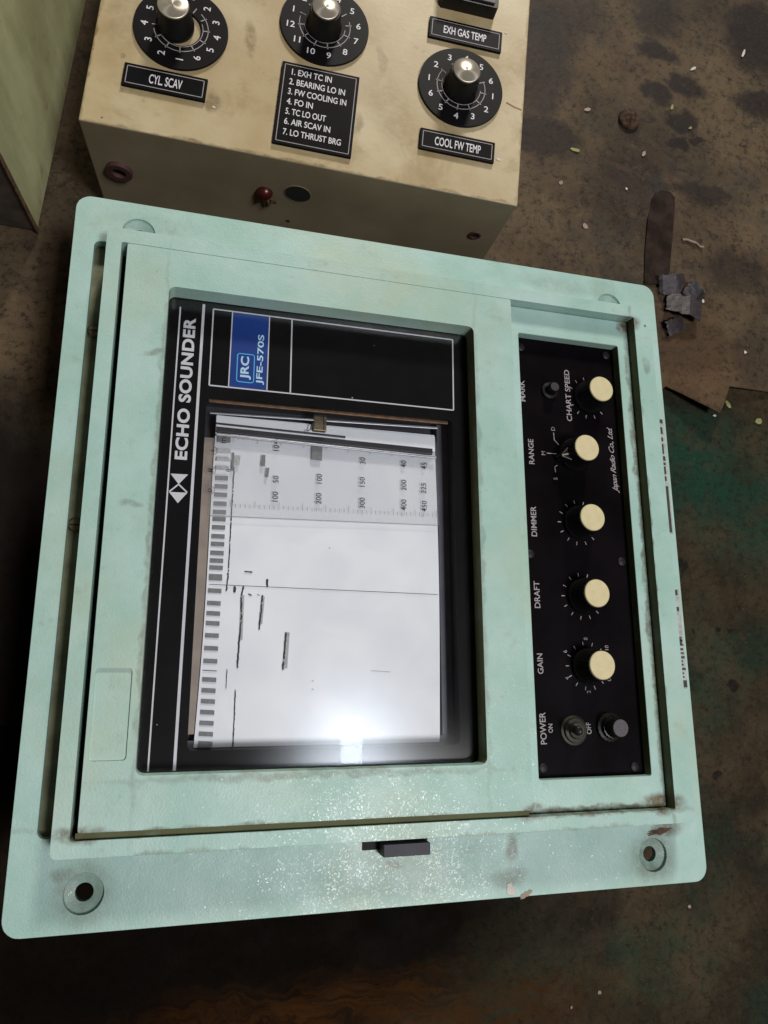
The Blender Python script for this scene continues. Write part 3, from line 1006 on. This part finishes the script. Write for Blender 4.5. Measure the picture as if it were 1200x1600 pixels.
for pts, w_ in (
        ([(0.10855, 0.26678), (0.10828, 0.23578), (0.10799, 0.19758)], .0009),
        ([(0.10803, 0.19678), (0.10736, 0.18554)], .0012),
        ([(0.11271, 0.18851), (0.11208, 0.18489)], .0020),
        ([(0.11782, 0.18908), (0.11648, 0.18303), (0.11705, 0.16917), (0.11645, 0.15547), (0.11599, 0.13890)], .0013),
        ([(0.11785, 0.19796), (0.12224, 0.19773)], .0013),
        ([(0.13242, 0.19364), (0.13257, 0.18917)], .0018),
        ([(0.12079, 0.18396), (0.12240, 0.18321)], .0013),
        ([(0.12636, 0.18373), (0.12756, 0.18337)], .0008),
        ([(0.12956, 0.18343), (0.12911, 0.17341), (0.12797, 0.16112)], .0013),
        ([(0.14511, 0.16062), (0.14376, 0.13785)], .0014),
        ([(0.10991, 0.13773), (0.10965, 0.12677)], .0006),
        ([(0.11540, 0.12562), (0.11533, 0.09228)], .0009)):
    f.trace(pts, w_, random.Random(int(w_ * 1e6) + len(pts)))
    f.cut()
f.line((0.09671, 0.18917), (0.24637, 0.18737), .00035)
f.cut()
f.split("echo_trace", "mark_black", paper)
f = Flat(ZM - 0.0002)
for pts, w_ in (([(0.14594, 0.16065), (0.14496, 0.13864)], .0030), ([(0.11729, 0.18308), (0.11725, 0.15549)], .0022), ([(0.13001, 0.18266), (0.12902, 0.16549)], .0022),
                ([(0.16199, 0.13089), (0.16320, 0.13089)], .0006), ([(0.16209, 0.12584), (0.16330, 0.12584)], .0006), ([(0.20037, 0.13726), (0.21315, 0.13650)], .0004)):
    f.path(pts, w_)
    f.cut()
f.split("faint_trace", "mark_soft", paper)

# clear plastic range scale lying over the paper
ZS = -0.0056
scl = plate("range_scale", [(0.09412, 0.23120), (0.24756, 0.23403), (0.24685, 0.29457), (0.09580, 0.29418)], [], ZS - .0008, ZS, "scale_plastic", snd, 0)
L = Letters(ZS + .00015)
for body, c in (("10", (0.13514, 0.28018)), ("50", (0.13539, 0.25882)), ("100", (0.13534, 0.24721)),
                ("100", (0.16408, 0.26138)), ("200", (0.16390, 0.24783)),
                ("30", (0.19369, 0.27616)), ("150", (0.19332, 0.26132)), ("300", (0.19339, 0.24671)),
                ("40", (0.22271, 0.27623)), ("200", (0.22258, 0.26119)), ("400", (0.22247, 0.24725)),
                ("45", (0.23754, 0.27603)), ("225", (0.23684, 0.25994)), ("450", (0.23712, 0.24729)),
                ("m", (0.10121, 0.28244)), ("0", (0.10495, 0.26253)), ("S", (0.09471, 0.27497)), ("M", (0.09417, 0.26169)), ("D", (0.09403, 0.24862))):
    L.at(body, c, 0.0037 if len(body) > 1 else 0.0028, 90, 0.006)
L.split("scale_figure", "mark_black", scl)
f = Flat(ZS + .0001)
for c in ((0.09471, 0.27497), (0.09417, 0.26169), (0.09403, 0.24862)):
    f.arc(c[0], c[1], 0.0028, 0, 360, 0.00035, 20)
    f.cut()
f.split("figure_ring", "mark_grey", scl)
f = Flat(ZS + .0001)
A, B_ = Vector((*(0.10723, 0.23820), 0)), Vector((*(0.24579, 0.24018), 0))
for k in range(46):
    p = A.lerp(B_, k / 45)
    f.line((p.x, p.y), (p.x, p.y + (0.0048 if k % 5 == 0 else 0.0026)), 0.00028)
A, B_ = Vector((*(0.10755, 0.28650), 0)), Vector((*(0.24475, 0.28544), 0))
for k in range(46):
    p = A.lerp(B_, k / 45)
    f.line((p.x, p.y), (p.x, p.y - (0.0045 if k % 5 == 0 else 0.0026)), 0.00026)
f.line((0.09486, 0.23205), (0.24660, 0.23440), .0003)
f.line((0.13566, 0.29086), (0.13506, 0.28282), .0010)
f.build("scale_ticks", "mark_grey", scl)["kind"] = "stuff"
f = Flat(ZS + .0001)
f.poly([(0.15889, 0.28491), (0.16583, 0.28463), (0.16558, 0.27388), (0.15867, 0.27420)])
f.cut()
f.poly([(0.12573, 0.27456), (0.12821, 0.27476), (0.12807, 0.26692), (0.12558, 0.26715)])
f.cut()
f.poly([(0.12892, 0.26612), (0.13099, 0.26628), (0.13038, 0.25974), (0.12871, 0.26005)])
f.cut()
f.poly([(0.10684, 0.27470), (0.10805, 0.27481), (0.10818, 0.26235), (0.10696, 0.26268)])
f.cut()
f.poly([(0.09728, 0.28861), (0.10542, 0.28849), (0.10534, 0.28107), (0.09725, 0.28079)])
f.cut()
f.split("scale_block", "mark_grey", scl)
f = Flat(ZS + .00005)
for y0 in (703, 717, 731):
    f.poly([(0.09703, 0.27689), (0.10551, 0.27719), (0.10566, 0.27374), (0.09719, 0.27346)] if y0 == 703 else
           [(0.09732, 0.27089), (0.10537, 0.27113), (0.10548, 0.26856), (0.09704, 0.26830)] if y0 == 717 else
           [(0.09721, 0.26490), (0.10523, 0.26511), (0.10535, 0.26256), (0.09733, 0.26236)])
    f.cut()
f.poly([(0.10813, 0.27308), (0.11220, 0.27299), (0.11166, 0.26648), (0.10800, 0.26662)])
f.cut()
f.split("scale_smear", "mark_soft", scl)

# stylus guide across the top of the paper
gd = plate("guide_bar", [(0.09558, 0.28838), (0.24518, 0.28641), (0.24539, 0.29768), (0.09548, 0.29884)], [], -0.0075, -0.0040, "paper", snd, 0.0004)
plate("stylus_rail", [(0.09601, 0.28738), (0.24308, 0.28422), (0.24315, 0.28842), (0.09584, 0.29084)], [], -0.0060, -0.0034, "rail_dark", gd, 0.0003)
plate("rail_wire", [(0.09613, 0.28479), (0.24586, 0.28167), (0.24588, 0.28306), (0.09608, 0.28587)], [], -0.0050, -0.0034, "rail_light", gd, 0.0002)
plate("rail_wire", [(0.09531, 0.29218), (0.18089, 0.29041), (0.18087, 0.29177), (0.09526, 0.29326)], [], -0.0040, -0.0026, "rail_dark", gd, 0.0002)
plate("top_rod", [(0.09129, 0.29784), (0.24593, 0.30203), (0.24596, 0.30345), (0.09124, 0.29892)], [], -0.0012, 0.0, "rail_light", gd, 0.0002)
plate("reflection_rod", [(0.08997, 0.30383), (0.25189, 0.30433), (0.25194, 0.30668), (0.08986, 0.30598)], [], 0.0030, 0.0046, "copper", gd, 0.0004)  # copper-coloured rod added to stand for an orange reflection along the window top
st = plate("stylus", [(0.15858, 0.29292), (0.16720, 0.29283), (0.16747, 0.30367), (0.15836, 0.30367)], [], -0.0038, 0.0002, "brass", snd, 0.0005)
f = Flat(0.0004)
f.path([(0.15926, 0.29822), (0.15672, 0.29618), (0.15636, 0.29302), (0.15383, 0.29145)], 0.0006)
f.path([(0.15830, 0.30307), (0.16739, 0.30307)], 0.0012)
f.path([(0.16522, 0.30331), (0.16538, 0.29342)], 0.0008)
f.build("stylus_spring", "rail_dark", st)

# latch, labels, paint wear on the flange
lt = plate("latch", rrect(0.2034, 0.0298, 0.2325, 0.0368), [], 0.0004, 0.0100, "latch_plastic", snd, 0.0005)
f = Flat(0.0005)
f.poly([(0.1930, 0.0325), (0.2335, 0.0325), (0.2345, 0.0415), (0.1930, 0.0415)])
f.build("latch_patch", "gap_black", lt)  # flat black patch behind the latch and to its left
for (y0, y1), k in (((0.2375, 0.3270), 0), ((0.1260, 0.1960), 1)):
    lb = plate("maker_label", rrect(0.4140, y0, 0.4298, y1), [], 0.0001, 0.0004, "label_white", snd, 0)
    f = Flat(0.00055)
    r_ = random.Random(3 + k)
    if k == 0:
        f.poly(rrect(0.4140, y0 + .0005, 0.4288, y0 + .036))
        y = y0 + .04
        while y < y1 - .006:
            d_ = r_.uniform(.002, .009)
            f.poly(rrect(0.4140, y, 0.4275 + r_.uniform(0, .0012), min(y + d_, y1 - .003)))
            y += d_ + r_.uniform(.0008, .003)
        f.poly(rrect(0.4140, y1 - .0035, 0.4292, y1 - .0004))
    else:
        f.poly(rrect(0.4140, y0 + .0004, 0.4296, y0 + .0052))
        y = y0 + .007
        while y < y1 - .034:
            f.poly(rrect(0.4140, y, 0.4276 + r_.uniform(0, .0022), y + r_.uniform(.0009, .0016)))
            y += r_.uniform(.0022, .0034)
        for a_, b_ in ((.030, .0345), (.0540, .0570), (.0655, .0693)):
            f.poly(rrect(0.4140, y0 + a_, 0.4285, y0 + b_))
    f.build("label_print", "mark_black", lb)
for c, rx, ry, an, m_, sd in (((0.39754, 0.03277), .0095, .0020, 6, "rust", 1), ((0.28817, 0.00454), .0026, .0042, 20, "chip_white", 2), ((0.29846, 0.00127), .0048, .0016, 25, "chip_pink", 3)):
    pts = blob(c[0], c[1], rx, ry, 29, sd, an)
    f = Flat(0.0003)
    f.poly(pts)
    f.build("paint_wear", m_, snd)

# ------------------------------------------------------------------ cream instrument box
BM = Matrix(((0.997135, 0.075641, 0.000000, -0.196480), (-0.075641, 0.997135, 0.000000, 0.305137), (0.000000, -0.000000, 1.000000, -0.000000), (0.000000, 0.000000, 0.000000, 1.000000)))
HB = 0.1050
BW, BD = 0.3115, 0.330
box = thing("instrument_box", "cream painted steel box with black dials and engraved plates behind the mint panel", "instrument box", BM)
bm = bmesh.new()
bmesh.ops.create_cube(bm, size=1.0)
for v in bm.verts:
    v.co = Vector(((v.co.x + .5) * BW, (v.co.y + .5) * BD, 0.004 + (v.co.z + .5) * (HB - 0.004)))
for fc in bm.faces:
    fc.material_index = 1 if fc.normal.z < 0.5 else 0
from_bm("box_housing", bm, ["cream_paint", "cream_shaded"], box, 0.0009)


def dial(cx, cy, figs, hole=0.0, ring_span=(0, 360), ang=0.0, knob_off=(0, 0), cap_r=0.0100, tick0=0.0, nt=12):
    R = 0.0325
    hl = [circle(0, 0, hole, 32)] if hole else []
    d = plate("dial_plate", circle(0, 0, R, 64), hl, HB + .0003, HB + .0022, "dial_black", box, 0.0004)
    d.location = (cx, cy, 0)
    z = HB + .0024
    f = Flat(z)
    f.arc(0, 0, 0.0186, ring_span[0], ring_span[1], 0.0006, 48)
    f.arc(0, 0, 0.0150, ring_span[0] + 20, ring_span[1] - 25, 0.0005, 48)
    f.cut()
    for k in range(nt):
        a = math.radians(tick0 + 360 / nt * k)
        f.line((0.0152 * math.cos(a), 0.0152 * math.sin(a)), (0.0198 * math.cos(a), 0.0198 * math.sin(a)), 0.0008)
        f.cut()
    f.split("dial_line", "panel_print", d)
    L = Letters(z)
    for body, a in figs:
        a = math.radians(a)
        L.at(body, (0.0250 * math.cos(a), 0.0250 * math.sin(a)), 0.0050, ang, 0.012, 1.05)
    L.split("dial_figure", "white_print", d)
    k = lathe("dial_knob", [(0.0128, HB + .0008), (0.0130, HB + .0048), (0.0118, HB + .0062), (0.0112, HB + .0180), (0.0108, HB + .0190)],
              "knob_black", box, (cx + knob_off[0], cy + knob_off[1], 0), 48, smooth_angle=50)
    lathe("metal_cap", [(cap_r, HB + .0188), (cap_r, HB + .0200), (cap_r - .0006, HB + .0205)], "metal_cap", k, (0, 0, 0), 48)
    return d


dial(0.0565, 0.0845, [("1", -85), ("2", -115), ("3", -145), ("4", -175), ("5", 155), ("6", -57), ("5", -30), ("4", -4), ("3", 24), ("2", 52), ("1", 82), ("6", 118)],
     0.0138, (-165, 50), 90, (-0.0040, 0.0010), 0.0105, -85)
dial(0.1555, 0.1130, [(str(n), -108 - 30 * (n - 10)) for n in range(1, 13)], 0, (-190, 22), 0, (-0.0008, -0.0020), 0.0096, -108)
dial(0.2610, 0.0870, [("4", -95), ("5", -125), ("6", -155), ("1", 175), ("2", 145), ("3", 115), ("4", 85), ("5", 55), ("6", 25), ("1", -5), ("2", -35), ("3", -65)], 0, (-215, 25), 0, (-0.0008, -0.0008), 0.0100, -95)


def name_plate(x0, y0, x1, y1, lines, fit=None, tone="black_print"):
    p = plate("engraved_plate", rrect(x0, y0, x1, y1), [], HB + .0002, HB + .0024, tone, box, 0.0003)
    f = Flat(HB + .00255)
    m = 0.0022
    f.path(rrect(x0 + m, y0 + m, x1 - m, y1 - m), 0.00055, True)
    f.build("plate_border", "panel_print", p)
    L = Letters(HB + .00255)
    for body, a, b, h in lines:
        L.fit(body, a, b, h, 0.012)
    L.split("lettering", "white_print", p)


name_plate(0.0236, 0.0314, 0.0797, 0.0488, [("CYL. SCAV", (0.0410, 0.0399), (0.0632, 0.0399), 0.0072)])
name_plate(0.2328, 0.1240, 0.2900, 0.1418, [("EXH GAS TEMP", (0.2440, 0.1328), (0.2775, 0.1328), 0.0066)])
name_plate(0.2332, 0.0296, 0.2903, 0.0464, [("COOL FW TEMP", (0.2445, 0.0378), (0.2795, 0.0378), 0.0070)])
LX = [("1. EXH TC IN", 0.1650, 0.0690), ("2. BEARING LO IN", 0.1755, 0.0610), ("3. FW COOLING IN", 0.1772, 0.0530), ("4. FO IN", 0.1538, 0.0450),
      ("5. TC LO OUT", 0.1640, 0.0370), ("6. AIR SCAV IN", 0.1680, 0.0290), ("7. LO THRUST BRG", 0.1765, 0.0206)]
name_plate(0.1288, 0.0106, 0.1848, 0.0764, [(s_, (0.1352 if s_[0] != "1" else 0.1362, y), (x1, y), 0.0050) for s_, x1, y in LX])
swb = plate("rocker_switch", rrect(0.2395, 0.1530, 0.2830, 0.1830, 0.0015, 3), [], HB + .0002, HB + .0110, "knob_black", box, 0.0010)
plate("switch_face", rrect(0.2425, 0.1560, 0.2800, 0.1800, 0.001, 3), [], HB + .0110, HB + .0122, "fuse_grey", swb, 0.0006)
for k, ((x, y), rx, ry) in enumerate((((0.0860, 0.0300), .0013, .0010), ((0.2945, 0.0350), .0025, .0012), ((0.2935, 0.1445), .0012, .0009))):
    f = Flat(HB + .0003)
    f.poly(blob(x, y, rx, ry, 9, 30 + k))
    f.build("paint_fleck", "chip_white", box)
f = Flat(HB + .0003)
f.path([(0.29746, 0.08429), (0.30374, 0.08191), (0.30997, 0.08062)], 0.0009)
f.build("red_scratch", "scratch_red", box)


def front_ring(name, c, r0, r1, out, m0, m1, sx=1.0):
    """collar round a hole in the front face, with the dark hole inside it"""
    bm = bmesh.new()
    prof = [(r0, 0.0002), (r0, -out), (r1, -out), (r1, 0.0002)]
    rings = []
    for r, y in prof:
        rings.append([bm.verts.new((c[0] + r * sx * math.cos(i * math.pi / 12), y, HB + c[1] + r * math.sin(i * math.pi / 12))) for i in range(24)])
    for k in range(3):
        for i in range(24):
            bm.faces.new((rings[k][i], rings[k][(i + 1) % 24], rings[k + 1][(i + 1) % 24], rings[k + 1][i]))
    bm.faces.new([bm.verts.new((c[0] + r1 * sx * math.cos(i * math.pi / 12), -0.0003, HB + c[1] + r1 * math.sin(i * math.pi / 12))) for i in range(24)]).material_index = 1
    bmesh.ops.recalc_face_normals(bm, faces=bm.faces)
    return from_bm(name, bm, [m0, m1], box)


front_ring("rubber_grommet", (0.01934, -0.04882), 0.0095, 0.0052, 0.0035, "grommet", "gap_black")
front_ring("cable_hole", (0.15060, -0.03697), 0.0102, 0.0098, 0.0004, "cream_shaded", "gap_black")
front_ring("screw_hole", (0.29315, -0.04680), 0.0048, 0.0032, 0.0010, "grommet", "gap_black")
front_ring("screw_hole", (0.14558, -0.07593), 0.0018, 0.0014, 0.0003, "rust", "gap_black")
c = (0.12623, -0.04161)
bm = bmesh.new()
bmesh.ops.create_uvsphere(bm, u_segments=20, v_segments=12, radius=1.0)
for v in bm.verts:
    v.co = Vector((c[0] + v.co.x * 0.0062, -0.0005 + min(0.0005, v.co.y * 0.006), HB + c[1] + v.co.z * 0.0058))
li = from_bm("red_lamp", bm, "red_plastic", box, smooth=True)
bm = bmesh.new()
for a_, b_ in (((0.0045, -0.006, -0.002), (0.0085, -0.004, -0.006)), ((-0.003, -0.003, -0.004), (-0.005, -0.002, -0.012)), ((0.001, -0.003, -0.005), (0.002, -0.002, -0.015))):
    p0, p1 = Vector(a_), Vector(b_)
    ax = (p1 - p0).normalized(); u_ = ax.orthogonal().normalized(); v_ = ax.cross(u_)
    r1 = [[bm.verts.new(Vector((c[0], 0, HB + c[1])) + p + 0.0012 * (math.cos(i * math.pi / 4) * u_ + math.sin(i * math.pi / 4) * v_)) for i in range(8)] for p in (p0, p1)]
    for i in range(8):
        bm.faces.new((r1[0][i], r1[0][(i + 1) % 8], r1[1][(i + 1) % 8], r1[1][i]))
    bm.faces.new(r1[1])
bmesh.ops.recalc_face_normals(bm, faces=bm.faces)
from_bm("lamp_wire", bm, "copper", li, smooth=True)

# ------------------------------------------------------------------ green steel cabinet at the left edge
KM = Matrix(((0.995727, 0.092345, 0.000000, -0.245458), (-0.092345, 0.995727, 0.000000, 0.276120), (0.000000, 0.000000, 1.000000, 0.000000), (0.000000, 0.000000, 0.000000, 1.000000)))
cab = thing("steel_cabinet", "scuffed green steel cabinet standing at the left beside the cream box", "cabinet", KM)
bm = bmesh.new()
bmesh.ops.create_cube(bm, size=1.0)
for v in bm.verts:
    v.co = Vector(((v.co.x - .5) * 0.30, (v.co.y + .5) * 0.42, 0.0030 + (v.co.z + .5) * 0.26))
for fc in bm.faces:
    fc.material_index = 0 if fc.normal.x > 0.5 or fc.normal.z > 0.5 else 1
from_bm("cabinet_body", bm, ["green_steel", "rusty_steel"], cab, 0.0012)
plate("edge_trim", [(0.0002, -0.0022), (0.0012, -0.0022), (0.0012, 0.0016), (0.0002, 0.0016)], [], 0.003, 0.263, "rust", cab, 0)

# ------------------------------------------------------------------ litter on the sheet and deck


def ground_z(x, y):
    dg = bpy.context.evaluated_depsgraph_get()
    hit_, loc, *_ = scene.ray_cast(dg, Vector((x, y, 0.045)), Vector((0, 0, -1)))
    return loc.z if hit_ else 0.0


bpy.context.view_layer.update()


def chip(name, p, rx, ry, ang, mat, label, cat="chip", th=0.0008, seed=0, group=None):
    z = ground_z(*p)
    o = plate(name, blob(0, 0, rx * 0.8, ry * 0.8, 6, seed, ang), [], 0.0, th, mat, None, 0)
    o.location = (p[0], p[1], z + 0.0002)
    o.rotation_euler = (random.uniform(-.12, .12), random.uniform(-.12, .12), 0)
    return tag(o, label, cat, group)


G = "small chips littering the floor"
chip("paint_chip", (0.21110, 0.41417), .0075, .0022, -12, "chip_yellow", "long yellow-green paint chip on the sheet right of the cream box", seed=1, group=G)
chip("paint_chip", (0.28002, 0.42013), .0022, .0042, -20, "chip_pink", "pale oval paint chip below the cluster of dark oily spots", seed=2, group=G)
chip("paint_chip", (0.19618, 0.37873), .0030, .0028, 0, "chip_pink", "square beige paint chip near the lower right corner of the cream box", seed=3, group=G)
chip("paint_chip", (0.26056, 0.38086), .0018, .0020, 0, "chip_white", "tiny white paint chip above the dark rubber strip, left of it", seed=4, group=G)
chip("paint_chip", (0.21813, 0.33790), .0028, .0036, 30, "chip_pink", "pinkish paint chip above the top right flange of the mint panel", seed=5, group=G)
chip("paint_chip", (0.22405, 0.45759), .0045, .0024, 15, "chip_pink", "triangular grey-pink paint chip left of the rusty bolt head", seed=6, group=G)
chip("paint_chip", (0.31299, 0.47504), .0024, .0048, -25, "chip_yellow", "yellow paint chip standing between the dark oily spots", seed=7, group=G)
chip("paint_chip", (0.33088, 0.45493), .0030, .0018, 20, "chip_yellow", "little yellow paint chip on the rim of an oily spot", seed=8, group=G)
chip("glass_splinter", (0.33838, 0.52149), .0048, .0022, 35, "chip_white", "bright white splinter above the oily spots", "splinter", seed=9, group=G)
chip("glass_splinter", (0.39531, 0.54866), .0018, .0070, -25, "chip_white", "thin white splinter beside the large oily stain at the right", "splinter", seed=10, group=G)
chip("paint_chip", (0.28321, 0.30028), .0040, .0024, 10, "chip_white", "white paint chip on the lower end of the dark rubber strip", seed=11, group=G)
chip("paint_chip", (0.35328, 0.17873), .0030, .0058, 30, "chip_yellow", "yellow leaf-shaped chip on the deck right of the torn sheet corner", seed=12, group=G)
chip("paint_chip", (0.38356, 0.16508), .0050, .0040, 10, "chip_yellow", "broad yellow chip at the right edge below the sheet", seed=13, group=G)
chip("paint_chip", (0.33896, 0.16741), .0026, .0014, 0, "chip_white", "tiny white chip at the tip of the torn sheet corner", seed=14, group=G)
chip("paint_chip", (0.37206, 0.22958), .0020, .0022, 0, "chip_white", "tiny pale chip on the sheet above its straight torn edge", seed=15, group=G)
chip("paint_chip", (0.33248, 0.27627), .0018, .0024, 0, "chip_white", "tiny pale chip right of the crumpled metal scrap", seed=16, group=G)
chip("paint_chip", (0.20947, -0.30114), .0020, .0016, 0, "chip_pink", "tiny pale chip on the deck below the lower right screw hole", seed=17, group=G)
chip("paint_chip", (0.18615, -0.30989), .0014, .0016, 0, "chip_pink", "lowest tiny pale chip, at the bottom edge of the deck", seed=18, group=G)
chip("paint_chip", (0.28859, -0.24347), .0020, .0016, 0, "chip_pink", "tiny pale chip right of the flange corner on the dark deck", seed=19, group=G)

# curly shaving
pts = [Vector((*p, 0)) for p in ((0.31510, 0.33607), (0.31967, 0.33531), (0.32429, 0.33520), (0.32880, 0.33312), (0.33265, 0.33097), (0.33654, 0.32946))]
bm = bmesh.new()
rows = []
for i, p in enumerate(pts):
    q = Vector((p.x, p.y + 0.0012 * (i % 2), ground_z(p.x, p.y) + 0.0012))
    rows.append([bm.verts.new(q + 0.0011 * Vector((0, math.cos(k * math.pi / 3), math.sin(k * math.pi / 3)))) for k in range(6)])
for a_, b_ in zip(rows, rows[1:]):
    for k in range(6):
        bm.faces.new((a_[k], a_[(k + 1) % 6], b_[(k + 1) % 6], b_[k]))
bmesh.ops.recalc_face_normals(bm, faces=bm.faces)
tag(from_bm("curly_shaving", bm, "chip_pink"), "curly pinkish shaving right of the dark rubber strip", "shaving")

# rusty bolt head
p = (0.26637, 0.45331)
z = ground_z(*p)
bo = lathe("bolt_head", [(0.0105, 0.0), (0.0105, 0.0022), (0.0088, 0.0034), (0.0070, 0.0030), (0.0050, 0.0046), (0.0030, 0.0052)], "bolt_rust", None, (p[0], p[1], z), 22, smooth_angle=60)
tag(bo, "round rusty bolt head lying on the sheet left of the oily spots", "bolt")

# dark rubber strip
pts = [(0.27358, 0.28660), (0.27567, 0.31664), (0.28066, 0.35271), (0.28558, 0.37298), (0.29054, 0.38023), (0.29665, 0.38369), (0.30457, 0.38341), (0.30957, 0.37809), (0.30890, 0.36610), (0.30441, 0.33285), (0.29810, 0.28920)]
stp = plate("rubber_strip", pts, [], 0.0, 0.0010, "strip_dark", None, 0.0003)
stp.location.z = max(ground_z(*q) for q in pts) + 0.0002
tag(stp, "dark rubber strip with a rounded end lying on the sheet above the metal scrap", "strip")

# crumpled metal scrap: folded plates
sc_ = (0.30415, 0.27026)
scr = thing("metal_scrap", "crumpled grey metal scrap at the upper right corner of the mint panel", "scrap", Matrix.Translation((sc_[0], sc_[1], ground_z(*sc_) + 0.0004)))
r_ = random.Random(12)
for px, py, w_, d_, h_, an, tilt, lean in ((-0.004, 0.017, .026, .017, .010, 8, 16, 6), (0.006, -0.003, .034, .022, .013, -16, -14, 10), (-0.002, -0.022, .022, .013, .006, 28, 18, -8), (0.017, 0.010, .020, .016, .010, -38, 12, -14)):
    bm = bmesh.new()
    bmesh.ops.create_grid(bm, x_segments=10, y_segments=8, size=0.5)
    R_ = Matrix.Rotation(math.radians(an), 3, 'Z')
    sd_ = r_.uniform(0, 50)
    for v in bm.verts:
        q = Vector((v.co.x * w_, v.co.y * d_, 0))
        q.z = h_ * 0.62 + q.y * math.tan(math.radians(tilt)) + q.x * math.tan(math.radians(lean)) - 0.30 * h_ * max(0, abs(v.co.x + 0.12) * 2 - 0.55) * 2
        q.z += 0.0006 * mnoise.noise((v.co.x * 5, v.co.y * 5, sd_))
        q.x += 0.0016 * mnoise.noise((v.co.y * 7, sd_, 1)) if abs(v.co.x) > .49 else 0
        q.y += 0.0016 * mnoise.noise((v.co.x * 7, sd_, 4)) if abs(v.co.y) > .49 else 0
        q = R_ @ q
        v.co = Vector((px + q.x, py + q.y, max(0.0006, q.z)))
    o = from_bm("scrap_plate", bm, "scrap_metal", scr)
    s_ = o.modifiers.new("thick", 'SOLIDIFY')
    s_.thickness = 0.0006
